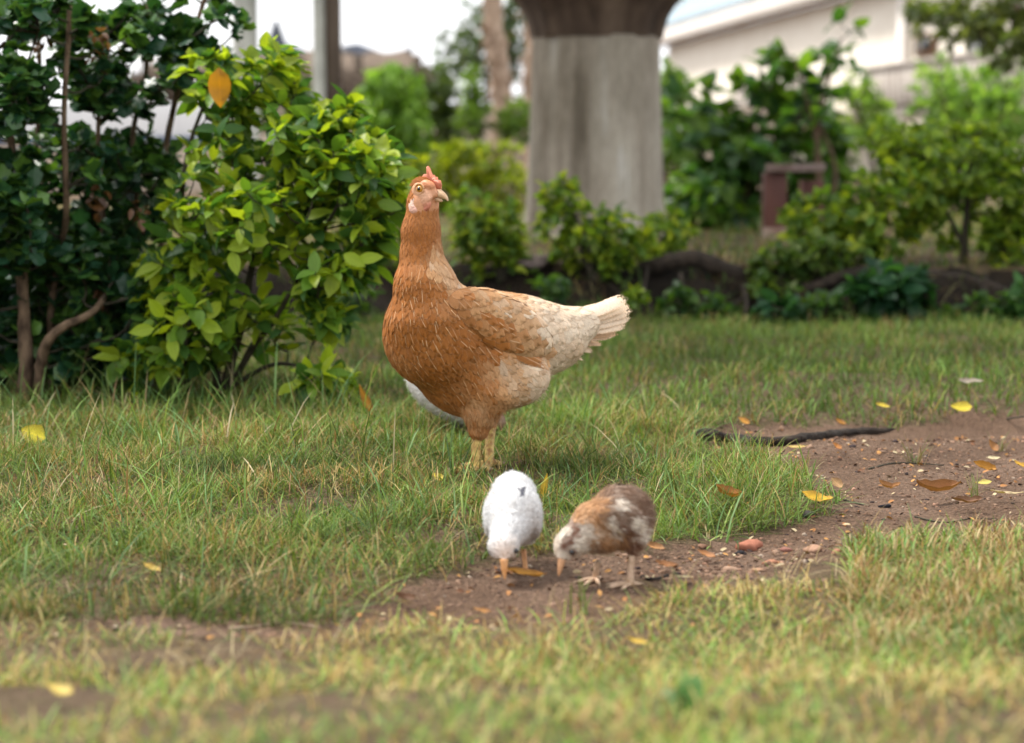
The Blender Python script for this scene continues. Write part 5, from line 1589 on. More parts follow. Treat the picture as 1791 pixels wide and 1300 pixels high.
far_plant('hedge', 'yellow-green clipped hedge behind the hen head', 'hedge', (840, 400), 11.0,
          [(835, 275, 11.0, 95, 32, .3), (790, 320, 11.0, 60, 45, .25), (880, 330, 11.0, 60, 50, .25), (680, 300, 11.0, 70, 40, .25), (660, 265, 11.0, 25, 14, .2, 1.5), (560, 330, 11.0, 90, 60, .25)], 420, 15, 'oval', LEAF_OVAL, HG, 60, 6)
WE = [(0.18, 0.33, 0.04), (0.11, 0.22, 0.03), (0.25, 0.42, 0.06)]
far_plant('weeping_bush', 'bright green weeping bush right of the two posts', 'bush', (700, 400), 15.0,
          [(690, 150, 15, 58, 45, .4), (665, 190, 15, 40, 60, .4), (715, 215, 15, 42, 80, .4), (700, 270, 15, 40, 40, .3)], 330, 22, 'slim', LEAF_SLIM, WE, 40, 7, 0.55, 0.35, None, None, (0.2, 0.9), along=4)
far_plant('bush', 'dark loose bush right of the weeping bush', 'bush', (765, 400), 16.0,
          [(765, 170, 16, 40, 60, .4), (780, 230, 16, 30, 45, .3)], 110, 18, 'oval', LEAF_OVAL, [(0.06, 0.10, 0.03), (0.09, 0.13, 0.04)], 30, 6, 0.3)
far_plant('conifer', 'small feathery light green conifer left of the palm trunk', 'conifer', (828, 400), 15.5,
          [(825, 160, 15.5, 16, 45, .15), (830, 210, 15.5, 32, 45, .3), (895, 200, 15.5, 30, 35, .2), (900, 225, 15.5, 40, 25, .2)], 170, 16, 'slim', LEAF_SLIM, [(0.14, 0.24, 0.05), (0.10, 0.18, 0.04), (0.2, 0.3, 0.08)], 30, 7, 0, 0.35, None, None, (0.2, 1.0), along=3)
far_plant('bush', 'pale bush between the two posts at upper left', 'bush', (480, 400), 14.0,
          [(500, 160, 14, 50, 40, .3), (450, 190, 14, 50, 40, .3), (530, 200, 14, 40, 40, .3)], 110, 18, 'oval', LEAF_OVAL, [(0.14, 0.22, 0.06), (0.10, 0.17, 0.05)], 30, 6)
far_plant('bush', 'pale green bush behind the trunk, left of the round-leaved bush', 'bush', (1175, 410), 12.5,
          [(1175, 170, 12.5, 35, 60, .3), (1185, 260, 12.5, 40, 60, .3)], 120, 20, 'oval', LEAF_OVAL, [(0.15, 0.25, 0.06), (0.11, 0.19, 0.05)], 30, 6)
far_plant('bush', 'light airy bush in front of the house parapets', 'bush', (1540, 420), 12.5,
          [(1540, 220, 12.5, 60, 55, .3), (1490, 170, 12.5, 40, 45, .3), (1580, 270, 12.5, 50, 50, .3), (1460, 260, 12.5, 50, 60, .3)], 130, 20, 'oval', LEAF_OVAL, [(0.17, 0.28, 0.06), (0.12, 0.21, 0.05), (0.24, 0.34, 0.08)], 40, 6)
far_plant('bush', 'broad green bush beyond the right edge beside the house', 'bush', (2060, 420), 12.0,
          [(2050, 250, 12, 120, 120, .5), (1960, 300, 12, 90, 90, .4), (2180, 300, 12, 110, 100, .5)], 260, 30, 'oval', LEAF_OVAL, DG, 0, 6)
far_plant('bush', 'pale bush beyond the right edge behind the saplings', 'bush', (2400, 420), 14.0,
          [(2400, 230, 14, 150, 120, .6), (2260, 180, 14, 90, 110, .5)], 260, 34, 'oval', LEAF_OVAL, LG, 0, 6)
FT = [(0.085, 0.13, 0.075), (0.06, 0.10, 0.07), (0.12, 0.16, 0.09)]
tb2 = P(800, 300, 26)
far_plant('tree', 'hazy grey-green tree against the sky left of the trunk', 'tree', (840, 300), 26.0,
          [(810, 90, 26, 55, 45, 1), (850, 40, 26, 55, 50, 1), (905, 60, 26, 50, 60, 1), (780, 130, 26, 40, 25, .6), (870, 110, 26, 60, 40, 1), (930, 20, 26, 50, 40, 1)], 380, 12, 'slim', LEAF_SLIM, FT, 0, 8, 0.25, 0.4, None, None, (0.2, 1.2), along=4)
far_plant('tree', 'grey-green tree crown above the house roof', 'tree', (1185, 260), 60.0,
          [(1190, 0, 60, 40, 28, 2), (1240, -30, 60, 60, 30, 2), (1330, -40, 60, 70, 30, 2)], 140, 10, 'oval', LEAF_OVAL, [(0.06, 0.11, 0.05), (0.09, 0.14, 0.06)], 0, 7)
# two flaky palm stems
MAT['palm'] = simple('palm_fibre', (0.16, 0.10, 0.065), (0.46, 0.33, 0.24), 16, 0.95, 0.1, 0.8, .02, (1, 1, .3), c3=(0.60, 0.47, 0.37))
MAT['palmleaf'] = MAT['leaf_many']
def palm(label, pts, r, Y):
    b = P(pts[0][0], pts[0][1], Y); b[2] = float(ground_z(b[0], Y)[0])
    rt = root('palm', label, 'palm', b)
    W = [b - [0, 0, .1]] + [P(x, y, Y) for x, y in pts[1:]]
    part('trunk', tubes('trunk', [(W, np.linspace(r * 1.1, r * .9, len(W)))], 12, 8, 0.12), MAT['palm'], rt)
    # ragged old leaf bases
    n = 90; k = rng.uniform(0.1, 1, n); c = catmull(W, 20); q = c[(k * (len(c) - 1)).astype(int)]
    a = rng.uniform(0, 6.28, n); D = np.stack([np.cos(a), np.sin(a), rng.uniform(-1.8, 1.2, n)], -1)
    M = frames(D, None) * (r * rng.uniform(.9, 2.2, n))[:, None, None]; M[:, :, 0] *= .5
    V, F, U, CC = batch(LEAF_OVAL[:1], M, q + np.stack([np.cos(a), np.sin(a), a * 0], -1) * r * .8, np.tile((.4, .28, .2), (n, 1)))
    part('leaf_base', mesh_np('leaf_base', V, F, U), MAT['palm'], rt, 'stuff')
    top = W[-1]
    n = 16; a = np.arange(n) * 2.4
    fr = []
    for i in range(n):
        d = np.array([math.cos(a[i]), math.sin(a[i]), 0.0]); L = 1.5
        fr.append(([top, top + d * L * .5 + [0, 0, .5 - .03 * i], top + d * L + [0, 0, .1 - .05 * i]], [.02, .014, .004]))
    part('frond_ribs', tubes('frond_ribs', fr, 4, 4), MAT['twig'], rt)
    LP, LD = [], []
    for f in fr:
        c = catmull(f[0], 14); t = np.gradient(c, axis=0); t /= np.linalg.norm(t, axis=1)[:, None]
        s = np.cross(t, [0, 0, 1]); 
        for sg in (-1, 1):
            LP.append(c[3:]); LD.append(t[3:] * .5 + sg * s[3:] + np.array([0, 0, -.3]))
    LP, LD = np.vstack(LP), np.vstack(LD)
    M = frames(LD, None) * .45; M[:, :, 0] *= .16
    V, F, U, CC = batch(LEAF_SLIM, M, LP, np.tile((.09, .15, .05), (len(LP), 1)))
    part('fronds', mesh_np('fronds', V, F, U, CC), MAT['leaf_many'], rt, 'stuff')
palm('palm with a tan flaky trunk left of the big trunk', [(880, 300), (878, 230), (876, 150), (868, 70), (862, 0), (858, -560)], 17 * S(17), 17)
palm('second tan palm trunk half hidden behind the big trunk', [(934, 300), (936, 220), (930, 150), (934, 60), (932, -560)], 15 * S(19), 19)

# ------------------------------------------------------------------ posts, huts, wall, house
def post_mat():
    t = NT('weathered_post')
    st = t.noise(14, 5, stretch=(1, 1, .08)); fi = t.noise(60, 3, stretch=(1, 1, .2)); blot = t.noise(5, 4)
    c = t.ramp(st, [(.3, (.34, .34, .30)), (.6, (.52, .53, .48)), (.75, (.62, .63, .58))])
    c = t.mix(.6, c, t.ramp(blot, [(.35, .5), (.6, 1.1)]), 'MULTIPLY')
    return t.done(t.bsdf(c, .9, .2, bump=fi, bstr=.5, bdist=.01))
MAT['post'] = post_mat()
MAT['postdark'] = simple('dark_brown_post', (.055, .040, .030), (.13, .10, .075), 20, .9, .2, .5, .01, (1, 1, .1))
YPo = 13.0; pp = S(YPo)
def post(label, x0, x1, split):
    b = P((x0 + x1) / 2, 400, YPo); b[2] = float(ground_z(b[0], YPo)[0])
    rt = root('post', label, 'post', b, 'posts behind the shrubs')
    r = (x1 - x0) / 2 * pp
    if split:
        rl = r * .42
        part('pale_post', tubes('pale_post', [([[b[0] - r + rl, YPo - .02, b[2] - .2], [b[0] - r + rl, YPo - .02, 4.2]], [rl * 1.1, rl])], 16, 10, .02), MAT['post'], rt)
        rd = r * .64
        part('dark_half', tubes('dark_half', [([[b[0] + r - rd, YPo + .03, b[2] - .2], [b[0] + r - rd, YPo + .03, 4.2]], [rd * 1.05, rd])], 16, 10, .02), MAT['postdark'], rt)  # right part of the post is a separate, darker brown tube
    else:
        part('shaft', tubes('shaft', [([[b[0], YPo, b[2] - .2], [b[0], YPo, 4.2]], [r * 1.05, r])], 20, 10, .02), MAT['post'], rt)
    V, F = lathe([(b[2] - .2, r * 1.8), (b[2] + .05, r * 1.7), (b[2] + .08, r * 1.2)], b[0], YPo, 20)
    part('footing', mesh_np('footing', V, F), MAT['post'], rt)
post('pale grey round post behind the top of the shrubs', 412, 455, False)
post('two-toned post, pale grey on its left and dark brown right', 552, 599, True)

MAT['thatch'] = simple('thatch_straw', (.14, .105, .075), (.40, .31, .24), 10, .95, .1, 1.0, .05, (6, 1, 1))
MAT['ridge'] = simple('dark_ridge_sheet', (.012, .016, .028), (.05, .06, .085), 6, .5, .4)
MAT['plaster'] = simple('cream_plaster', (.74, .67, .57), (.82, .76, .66), 3, .9, .2, .2, .01)
MAT['sandwall'] = simple('sandy_wall', (.40, .32, .25), (.56, .47, .38), 4, .95, .15, .4, .02)
def hut(label, cx, Y, w, dep, z_e, z_r, peak):
    gz = float(ground_z(cx, Y)[0])
    rt = root('thatched_hut', label, 'hut', (cx, Y, gz), 'thatched huts')
    V, F = [], []
    n = 22
    xs = np.linspace(-w / 2, w / 2, n)
    rows = []
    for j, (fy, fz) in enumerate(((-.5, 0), (-.25, .52), (0, 1), (.25, .52), (.5, 0))):
        sh = 1 - .25 * fz
        zz_ = z_e + (z_r - z_e) * fz + rng.normal(0, .03, n) * (1 if j in (0, 4) else .5)
        rows.append(np.stack([cx + xs * sh, np.full(n, Y + fy * dep), zz_], -1))
    Vt = np.vstack(rows); i = np.arange(4)[:, None] * n; j = np.arange(n - 1)[None]
    Ft = np.stack([i + j, i + j + 1, i + n + j + 1, i + n + j], -1).reshape(-1, 4)
    me = mesh_np('thatch', Vt, Ft)
    o = part('thatch', me, MAT['thatch'], rt)
    m = o.modifiers.new('thickness', 'SOLIDIFY'); m.thickness = .18
    # loose straw ends hanging at the eave
    ne = 500
    ex = rng.uniform(-w / 2, w / 2, ne)
    q = np.stack([cx + ex, np.full(ne, Y - dep / 2 - .02) + rng.uniform(0, .4, ne), z_e + rng.uniform(-.02, .2, ne)], -1)
    D = np.stack([rng.normal(0, .25, ne), np.full(ne, -.5), np.full(ne, -1.0)], -1)
    M = frames(D, None) * rng.uniform(.2, .45, ne)[:, None, None]; M[:, :, 0] *= .15
    V, F, U, CC = batch(LEAF_SLIM, M, q, np.tile((.25, .2, .15), (ne, 1)))
    part('straw_fringe', mesh_np('straw_fringe', V, F, U), MAT['thatch'], rt, 'stuff')
    for fx in (-.42, -.14, .14, .42):
        for fy in (-.4, .4):
            part('post', tubes('post', [([[cx + fx * w, Y + fy * dep, gz - .1], [cx + fx * w, Y + fy * dep, z_e + .3]], [.07, .06])], 8, 3), MAT['postdark'], rt)
    if peak:
        xs2 = np.linspace(-w * .37, w * .37, 12)
        for s in (-1, 1):
            pass
        V = np.array([[cx + x, Y + s * .12, z_r - .10 + .06 * math.sin(x * 9) + .04 * math.sin(x * 23)] if s else [cx + x, Y, z_r + .05 + .07 * math.sin(x * 7)] for x in xs2 for s in (-1, 0, 1)])
        F = []
        for k in range(11):
            F += [(k * 3, k * 3 + 3, k * 3 + 4, k * 3 + 1), (k * 3 + 1, k * 3 + 4, k * 3 + 5, k * 3 + 2)]
        o = part('ridge_cap', mesh_np('ridge_cap', V, np.array(F)), MAT['ridge'], rt)
        m = o.modifiers.new('thickness', 'SOLIDIFY'); m.thickness = .04
        for fx in (-.3, ):
            Vp, Fp = lathe([(z_r - .25, .34), (z_r + .1, .14), (z_r + .42, .02)], cx + fx * w, Y, 10)
            part('ridge_peak', mesh_np('ridge_peak', Vp, Fp), MAT['ridge'], rt)
    return rt
YH = 26.0
c1 = P(545, 150, YH)
hut('long thatched shelter with a dark ridge behind the posts', float(P(590, 150, YH)[0]), YH, 2.6, 3.0, float(P(590, 148, YH)[2]), float(P(590, 92, YH)[2]), True)
hut('small thatched roof left of the pale post', float(P(395, 150, YH + 2)[0]), YH + 2, 2.2, 2.6, float(P(400, 150, YH + 2)[2]), float(P(400, 92, YH + 2)[2]), False)
# perimeter wall in panels between piers
YW = 21.0
wall = root('garden_wall', 'sandy rendered wall crossing behind the hedge', 'wall', (0, YW, PLAT))
xs = np.arange(-9.0, 2.4, 1.5)
for i, x in enumerate(xs):
    V, F = box_vf((x + .1, YW, PLAT - .2), (x + 1.4, YW + .15, 0.98 + .01 * math.sin(i * 3)))
    part('wall_panel', bevel_mesh(mesh_np('wall_panel', V, F, smooth=False), .01), MAT['sandwall'], wall)
    V, F = box_vf((x - .1, YW - .05, PLAT - .2), (x + .098, YW + .2, 1.06))
    part('pier', bevel_mesh(mesh_np('pier', V, F, smooth=False), .01), MAT['sandwall'], wall)
MAT['white'] = simple('whitewash', (.70, .70, .71), (.80, .80, .80), 3, .8, .2, .2, .01)
MAT['blue'] = simple('dark_blue_paint', (.02, .05, .12), (.04, .09, .18), 6, .6, .3)
lw = P(290, 240, 18)
shed = root('low_wall', 'low white wall with a thin blue band seen through the shrubs', 'wall', (lw[0], 18, PLAT))
V, F = box_vf((lw[0] - 1.6, 18, lw[2]), (lw[0] + .55, 18.2, lw[2] + .30))
part('white_panel', bevel_mesh(mesh_np('white_panel', V, F, smooth=False), .01), MAT['white'], shed)
V, F = box_vf((lw[0] - 1.63, 17.97, lw[2] - .06), (lw[0] + .58, 18.23, lw[2] - .002))
part('blue_base', bevel_mesh(mesh_np('blue_base', V, F, smooth=False), .01), MAT['blue'], shed)
V, F = box_vf((lw[0] - 1.6, 18.0, PLAT - .1), (lw[0] + .55, 18.2, lw[2] - .062))
part('plinth', bevel_mesh(mesh_np('plinth', V, F, smooth=False), .01), MAT['sandwall'], shed)

# the house: its long wall runs away from the camera to the left
MAT['roof'] = simple('corrugated_roof', (.17, .235, .275), (.29, .37, .41), 5, .45, .5, .2, .01)
MAT['fascia'] = simple('pale_fascia', (.74, .68, .62), (.82, .77, .71), 4, .7, .3, .2, .01)
MAT['soffit'] = simple('brown_soffit', (.14, .08, .05), (.22, .13, .08), 6, .8, .2)
MAT['parapet'] = simple('stained_parapet', (.17, .145, .125), (.42, .375, .33), 7, .95, .15, .4, .02, (1, 1, .4), c3=(.50, .46, .42))
MAT['darkglass'] = simple('dark_glass', (.012, .014, .016), (.03, .032, .035), 3, .12, .6, .02)
A = np.array([3.15, 43.0]); B = np.array([6.20, 18.5])
u = (B - A) / np.linalg.norm(B - A); nrm = np.array([-u[1], u[0]])
if nrm[0] > 0: nrm = -nrm            # outward: towards the camera's left
LW = np.linalg.norm(B - A)
house = root('house', 'cream house with grey corrugated roof and parapets at upper right', 'house', (A[0], A[1], PLAT))
def hbox(name, s0, s1, o0, o1, z0, z1, mat, bev=.012, par=None):
    """box along the wall: s along it from the far end, o outward from the wall face"""
    V = []
    for z in (z0, z1):
        for s, o in ((s0, o0), (s1, o0), (s1, o1), (s0, o1)):
            q = A + u * s + nrm * o; V.append((q[0], q[1], z))
    F = np.array([[0, 3, 2, 1], [4, 5, 6, 7], [0, 1, 5, 4], [1, 2, 6, 5], [2, 3, 7, 6], [3, 0, 4, 7]])
    me = mesh_np(name, np.array(V), F, smooth=False)
    if bev: bevel_mesh(me, bev, 1)
    return part(name, me, MAT[mat], par or house)
hbox('wall', 1.2, LW, -.3, 0, -.2, 2.75, 'plaster')
hbox('gable_wall', .9, 1.2, -6, 0.0, -.2, 2.75, 'plaster')
hbox('soffit', 0, LW + .3, 0.0, .30, 2.752, 2.80, 'soffit')
hbox('fascia', 0, LW + .3, .302, .36, 2.74, 3.02, 'fascia')
ns = 140
s_ = np.linspace(-.05, LW + .3, ns)
rr = []
for o_, z_ in ((.40, 3.05), (.1, 3.22), (-.6, 3.8), (-3.0, 5.8)):
    q = A[None] + u[None] * s_[:, None] + nrm[None] * o_
    rr.append(np.stack([q[:, 0], q[:, 1], z_ + .028 * np.sin(s_ * 2 * np.pi / .36)], -1))
V = np.vstack(rr); i = np.arange(3)[:, None] * ns; j = np.arange(ns - 1)[None]
o = part('roof', mesh_np('roof', V, np.stack([i + j, i + j + 1, i + ns + j + 1, i + ns + j], -1).reshape(-1, 4)), MAT['roof'], house)
md = o.modifiers.new('thickness', 'SOLIDIFY'); md.thickness = .02
def s_at(px, off=0.0):
    """distance along the wall where it crosses that line of sight"""
    k = (px - 895.5) / FPX
    a0 = A + nrm * off
    return float((k * a0[1] - a0[0]) / (u[0] - k * u[1]))
def z_at(py, px, off=0.0):
    q = A + nrm * off + u * s_at(px, off)
    return float(P(px, py, q[1])[2])
zp0, zp1 = z_at(185, 1560, .9), z_at(118, 1560, .9)
for (a_, c_) in ((1275, 1425), (1500, 1640), (1646, 1800)):
    s0, s1 = s_at(a_, .9), s_at(c_, .9)
    pr = hbox('parapet', s0, s1, .80, .90, zp0, zp1, 'parapet')
    hbox('coping', s0 - .02, s1 + .02, .77, .93, zp1 + .002, zp1 + .05, 'parapet', .006)
    hbox('parapet_base', s0, s1, .005, .86, zp0 - .14, zp0 - .002, 'parapet')
for (a_, c_, t_, b_) in ((1598, 1632, 62, 100), (1690, 1740, 60, 110)):
    s0, s1 = s_at(a_), s_at(c_)
    w_ = hbox('window', s0, s1, .002, .06, z_at(b_, a_), z_at(t_, a_), 'soffit', .006)
    hbox('pane', s0 + .08, s1 - .08, .062, .07, z_at(b_, a_) + .06, z_at(t_, a_) - .06, 'darkglass', 0, house)
s0 = s_at(1575)
hbox('pilaster', s0, s0 + .25, .002, .12, -.1, 2.70, 'fascia')
# ------------------------------------------------------------------ fallen leaves, roots and weeds on the ground
def litter_mesh(seed, curl, fold, wid, twist):
    r = np.random.default_rng(seed); rows, cols = 8, 4
    V, U = [], []
    for i in range(rows + 1):
        v = i / rows; w = max(oval(v), .03) * wid * (1 + r.normal(0, .05))
        tw = twist * (v - .5)
        for j in range(cols + 1):
            s = -1 + 2 * j / cols
            x = s * w * .5 * (1 - .25 * fold * abs(s)); z = fold * abs(s) ** 1.4 * w * .5 + r.normal(0, .022)
            x *= 1 + r.normal(0, .07)
            x, z = x * math.cos(tw) - z * math.sin(tw), x * math.sin(tw) + z * math.cos(tw)
            a = curl * (v - .5)
            V.append((x, math.sin(a) / max(abs(curl), 1e-3) if curl > .05 else v - .5, z + ((1 - math.cos(a)) / curl if curl > .05 else 0))); U.append((.5 + .5 * s, v))
    F = [(i * 5 + j, i * 5 + j + 1, i * 5 + j + 6, i * 5 + j + 5) for i in range(rows) for j in range(cols)]
    return mesh_np('fallen_leaf', np.array(V), np.array(F), np.array(U))
YEL, ORA, BRN, PEA, PAL_, DBR = (.62, .50, .05), (.50, .24, .04), (.30, .13, .045), (.50, .30, .15), (.60, .52, .33), (.13, .06, .03)
LEAVES = [  # px, py, length px, yaw, tilt x, tilt y, curl, fold, width, colour, label
    (60, 790, 46, 1.4, 1.1, .2, .3, .15, .85, (.74, .62, .05), 'bright yellow round leaf in the grass near the left edge'),
    (641, 740, 62, .2, 1.35, -.35, .6, .7, .28, ORA, 'narrow orange curled leaf standing upright in the grass left of the hen'),
    (765, 853, 24, 1.0, .6, .2, .3, .2, .9, YEL, 'small round yellow leaf in the grass below the hen'),
    (952, 884, 46, .1, 1.3, .25, .4, .5, .32, (.62, .40, .04), 'narrow yellow leaf upright just behind the white chick'),
    (917, 1025, 74, 1.45, .12, .1, .6, .6, .28, ORA, 'long orange leaf lying at the feet of the white chick'),
    (265, 1016, 40, 1.2, .4, .2, .5, .3, .55, (.62, .42, .10), 'pale orange-yellow leaf in the blurred left foreground grass'),
    (1680, 731, 40, 1.5, .75, 0, .7, .3, .7, YEL, 'bright yellow rounded leaf on the far right of the dirt'),
    (1272, 892, 62, 1.2, .3, .1, 1.6, .9, .45, (.44, .19, .05), 'curled orange-brown leaf on the lawn edge right of the brown chick'),
    (1428, 889, 58, 1.35, .35, .1, .8, .3, .55, (.64, .38, .03), 'ragged yellow-orange leaf where lawn meets dirt'),
    (1720, 838, 46, 1.4, .7, .2, .9, .7, .55, ORA, 'orange folded leaf standing on the dirt near right edge'),
    (1719, 857, 32, 1.7, .5, 0, .4, .3, .5, (.62, .52, .14), 'yellow leaf directly below the folded orange leaf'),
    (1638, 882, 92, 1.6, .2, .05, 1.3, .9, .34, (.34, .15, .06), 'long curled brown leaf on the dirt near the foreground grass'),
    (1463, 860, 26, .8, .9, .1, .5, .3, .8, PEA, 'small peach-coloured leaf on edge of the dirt'),
    (1552, 868, 52, 1.5, .4, .2, 1.8, .8, .3, (.42, .20, .08), 'thin tightly curled brown leaf beside the black lump'),
    (1300, 748, 26, 1.1, .6, .2, .7, .4, .6, (.50, .24, .04), 'small orange leaf above the dark root, at its left end'),
    (1543, 720, 26, 1.3, .5, .1, .5, .3, .55, (.60, .46, .05), 'small yellow leaf at the far edge of the dirt'),
    (1394, 794, 38, 1.6, .15, 0, .4, .3, .3, (.58, .42, .15), 'narrow pale yellow leaf below the dark root'),
    (1463, 791, 22, .9, .5, .2, .8, .5, .6, (.42, .17, .04), 'tiny orange-brown leaf below the middle of the dark root'),
    (1735, 796, 28, .7, .8, .3, 1.0, .5, .7, (.36, .17, .06), 'brown curled leaf on the dirt above the folded orange leaf'),
    (1737, 811, 26, 1.5, .2, 0, .4, .2, .5, PAL_, 'small cream leaf between the brown and the folded orange leaf'),
    (1786, 826, 34, 1.0, .3, .2, .7, .4, .5, (.56, .32, .04), 'orange leaf cut by the right picture edge'),
    (708, 1063, 44, 1.3, .3, .1, 1.2, .7, .5, DBR, 'dark brown curled leaf at the left end of the dirt'),
    (843, 1082, 34, 1.4, .2, .1, .6, .4, .4, (.40, .19, .06), 'small brown leaf on the dirt below the white chick'),
    (1697, 686, 46, 1.5, .25, 0, .5, .3, .4, (.38, .33, .28), 'pale grey dead leaf on the back lawn at right'),
    (1470, 749, 22, .9, .6, .1, .7, .4, .6, (.46, .21, .04), 'small orange leaf just above the middle of the dark root'),
    (1195, 1021, 30, 1.55, .1, 0, .3, .3, .22, PAL_, 'pale cream leaf strip right of the brown chick feet'),
    (1165, 1003, 44, 1.4, .2, .1, .7, .4, .45, (.30, .13, .05), 'brown leaf just behind the brown chick right leg'),
    (1145, 972, 40, 1.2, .3, .1, .8, .5, .5, (.40, .20, .08), 'tan leaf on the grit behind the brown chick tail'),
    (1235, 985, 38, 1.1, .3, .1, .8, .5, .5, (.44, .20, .08), 'russet leaf among the grit nearest the brown chick'),
    (1690, 895, 60, 1.55, .15, 0, .9, .7, .3, (.20, .10, .055), 'dark brown rolled leaf beside the long curled one'),
    (1760, 878, 58, 1.5, .1, .05, .2, .2, .12, (.58, .46, .28), 'thin straw-coloured leaf stalk at the right edge of the dirt'),
    (610, 660, 24, 1.0, .5, .2, .4, .2, .5, (.50, .58, .10), 'small lime leaf at the foot of the bright shrub'),
    (105, 1240, 60, 1.2, .4, .1, .6, .3, .6, (.60, .46, .12), 'blurred yellowish leaf in the lower left corner grass'),
    (865, 1228, 26, 1.0, .4, .2, .9, .5, .6, DBR, 'small dark leaf in the blurred foreground grass'),
    (1115, 1148, 40, 1.3, .4, .1, .5, .3, .5, (.56, .38, .06), 'orange-yellow leaf half sunk in the middle foreground grass'),
]
for i, (a, b, Lp, yaw, tx, ty, cu, fo, wd, c, lab) in enumerate(LEAVES):
    p = on_ground(a, b)
    s = Lp * S(p[1])
    o = link('fallen_leaf', litter_mesh(i, cu * 1.5, fo * 1.1, wd, .5 * math.sin(i * 1.7)), MAT['litter'])
    o.scale = (s, s, s)
    tx = max(tx, .42)
    yw = yaw if tx < 1.2 else yaw * .3
    o.rotation_euler = (Matrix.Rotation(ty, 3, 'Y') @ Matrix.Rotation(tx, 3, 'X') @ Matrix.Rotation(yw, 3, 'Z')).to_euler()
    o.location = (p[0], p[1], p[2] + .5 * s * abs(math.sin(tx)) + .004 + (.006 if not dirt_at(np.array([p[0]]), np.array([p[1]]))[0] else 0))
    o.color = (*c, 1)
    tag(o, lab, 'leaf', 'fallen leaves')
# small broken leaf crumbs on the dirt
n = 3600
cx, cy = scatter(n, 1.95, 3.7)
pxg, pyg = to_px(np.stack([cx, cy, cx * 0], -1))
k = dirt_at(cx, cy) | (rng.random(n) < .12); cx, cy = cx[k], cy[k]; n = len(cx)
D = np.stack([rng.normal(0, 1, n), rng.normal(0, 1, n), rng.normal(0, .25, n)], -1)
M = frames(D, None, rng.normal(0, .5, n)) * (rng.uniform(.004, .013, n))[:, None, None]
CP_ = np.array([(.34, .16, .06), (.46, .24, .08), (.18, .085, .045), (.5, .4, .24), (.07, .04, .03)])
V, F, U, CC = batch(LEAF_OVAL[1:2], M, np.stack([cx, cy, ground_z(cx, cy) + .003], -1), CP_[rng.integers(0, 5, n)] * rng.uniform(.7, 1.1, (n, 1)))
tag(link('leaf_crumbs', mesh_np('leaf_crumbs', V, F, U, CC), MAT['gravel'], kind='stuff'), 'crumbled brown leaf bits strewn over the dirt', 'leaf litter')
def lying(name, label, cat, pts, r0, r1, mat, rough=.1, sides=8, sink=.3):
    W = []
    rr = np.linspace(r0, r1, len(pts))
    for (a, b), r in zip(pts, rr):
        p = on_ground(a, b); p[2] += r * (1 - sink); W.append(p)
    o = link(name, tubes(name, [(W, rr)], sides, 6, rough), MAT[mat])
    return tag(o, label, cat)
lying('exposed_root', 'dark root snaking over the right part of the dirt', 'root', [(1225, 768), (1275, 775), (1330, 781), (1385, 777), (1440, 768), (1490, 761), (1550, 759), (1600, 752)], 10 * S(3.4), 6 * S(3.4), 'root', .16, 10, .1)
lying('twig', 'thin dark twig lying under the small tuft on the dirt', 'twig', [(1520, 822), (1560, 812), (1605, 812), (1650, 815)], 2.2 * S(3.1), 1.2 * S(3.1), 'twig')
lying('twig', 'thin twig at the far right edge of the dirt', 'twig', [(1665, 752), (1700, 745), (1740, 738), (1800, 728)], 3.5 * S(3.5), 1.5 * S(3.5), 'twig')
lying('twig', 'short twig beside the ragged yellow leaf', 'twig', [(1475, 876), (1500, 882), (1520, 887)], 1.8 * S(2.8), 1.2 * S(2.8), 'twig')
lying('twig', 'fine twig across the dirt near the foreground grass', 'twig', [(1600, 905), (1650, 915), (1700, 908), (1745, 909)], 1.6 * S(2.7), 1 * S(2.7), 'twig')
lying('twig', 'black stick on the ground right of the brown chick', 'twig', [(1122, 1012), (1145, 1016), (1168, 1008)], 4 * S(2.2), 3 * S(2.2), 'root')
lying('straw', 'pale dry stalk lying across the left dirt track', 'straw', [(400, 1100), (450, 1096), (500, 1090), (560, 1098)], 2 * S(2), 1.4 * S(2), 'palm')
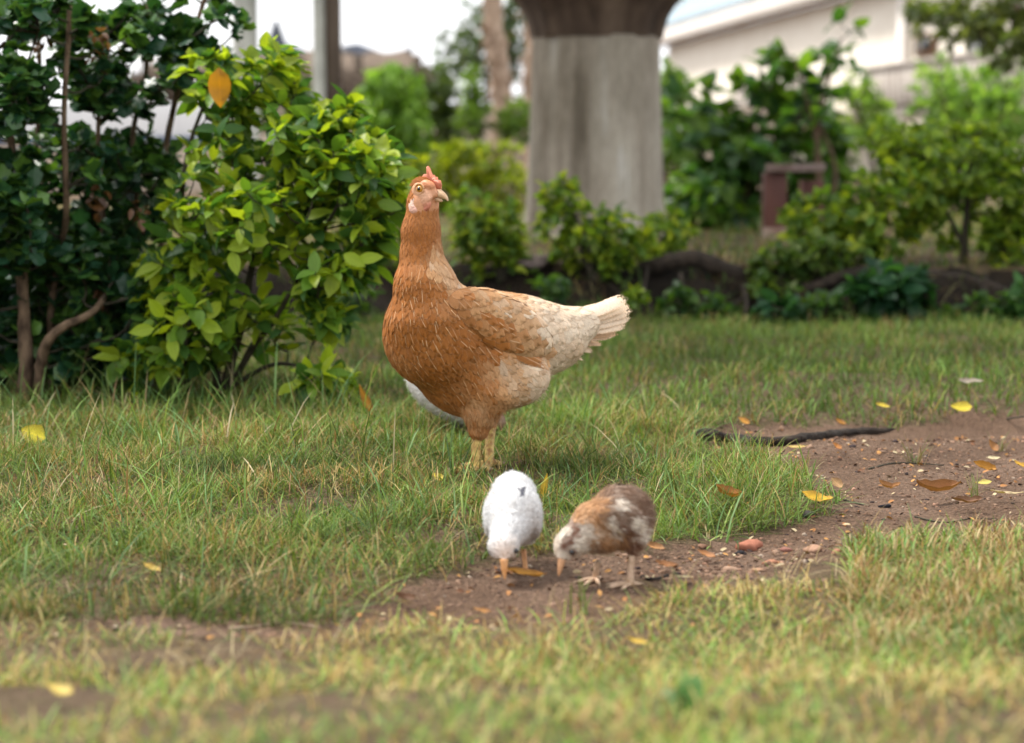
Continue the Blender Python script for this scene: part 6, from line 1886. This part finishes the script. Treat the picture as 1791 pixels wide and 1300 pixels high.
def tuft(label, px, py, n, L, w, cols, lean=.5):
    p = on_ground(px, py)
    yaw = rng.uniform(0, 6.28, n); tl = np.abs(rng.normal(lean, .25, n))
    c, s = np.cos(yaw), np.sin(yaw); z = np.zeros(n)
    fwd_ = np.stack([-s, c, z], -1); up = np.tile([0, 0, 1.], (n, 1))
    Ln = L * rng.uniform(.5, 1.15, n)
    u_ = up * np.cos(tl)[:, None] + fwd_ * np.sin(tl)[:, None]
    M = np.stack([np.stack([c, s, z], -1) * w, fwd_ * Ln[:, None] * .6, u_ * Ln[:, None]], -1)
    loc = p + np.stack([rng.normal(0, .006, n), rng.normal(0, .006, n), z - .002], -1)
    V, F, U, CC = batch(BLADES, M, loc, np.array(cols)[rng.integers(0, len(cols), n)] * rng.uniform(.8, 1.2, (n, 1)), rng.integers(0, 3, n))
    o = link('grass_tuft', mesh_np('grass_tuft', V - p, F, None, CC), MAT['grass'], loc=p)
    tag(o, label, 'grass tuft', 'single tufts of grass')
tuft('spindly half-dry grass tuft standing alone on the dirt', 1603, 812, 26, .06, .0016, [(.14, .13, .05), (.22, .15, .08), (.10, .14, .04)], .45)
tuft('tall green grass tuft in the foreground left of the centre', 738, 1165, 34, .05, .0022, [(.12, .17, .04), (.16, .20, .06)], .7)
tuft('tuft of blades between the chicks and the camera', 1018, 1075, 9, .045, .0026, [(.12, .16, .04), (.16, .19, .06)], .25)
tuft('small green tuft on the near rim of the dirt at right', 1545, 985, 18, .05, .0026, [(.11, .18, .06), (.15, .21, .07)], .4)
tuft('thin grass tuft by the folded orange leaf', 1705, 870, 12, .05, .0018, [(.14, .17, .05), (.2, .17, .08)], .5)
tuft('faint grass tuft at the far right of the dirt', 1748, 790, 14, .045, .0016, [(.16, .13, .06), (.12, .13, .05)], .4)
# a broad-leaved weed out of focus in the foreground
p = on_ground(1195, 1245)
wd = root('weed', 'blurred broad-leaved green weed in the right foreground', 'weed', p)
for an, el, L in ((-.6, .9, .024), (.5, 1.0, .027), (2.6, .5, .022), (1.6, .6, .02), (-1.8, .5, .02)):
    d = np.array([[math.cos(an) * math.cos(el), math.sin(an) * math.cos(el), math.sin(el)]])
    M = (frames(d, np.array([[0, -.8, .6]])) * L)[0]
    o = bpy.data.objects.new('leaf', leaf_mesh('broadfg', LEAF_BROAD, 0, MAT['leaf_one'])); COL.objects.link(o); o.parent = wd
    o.matrix_local = Matrix([list(M[0]) + [0], list(M[1]) + [0], list(M[2]) + [.006], [0, 0, 0, 1]])
    o.color = (.13, .25, .09, 1)
part('stem', tubes('stem', [([p, p + [0, 0, .012]], [.0015, .001])], 6, 2), MAT['twig'], wd)
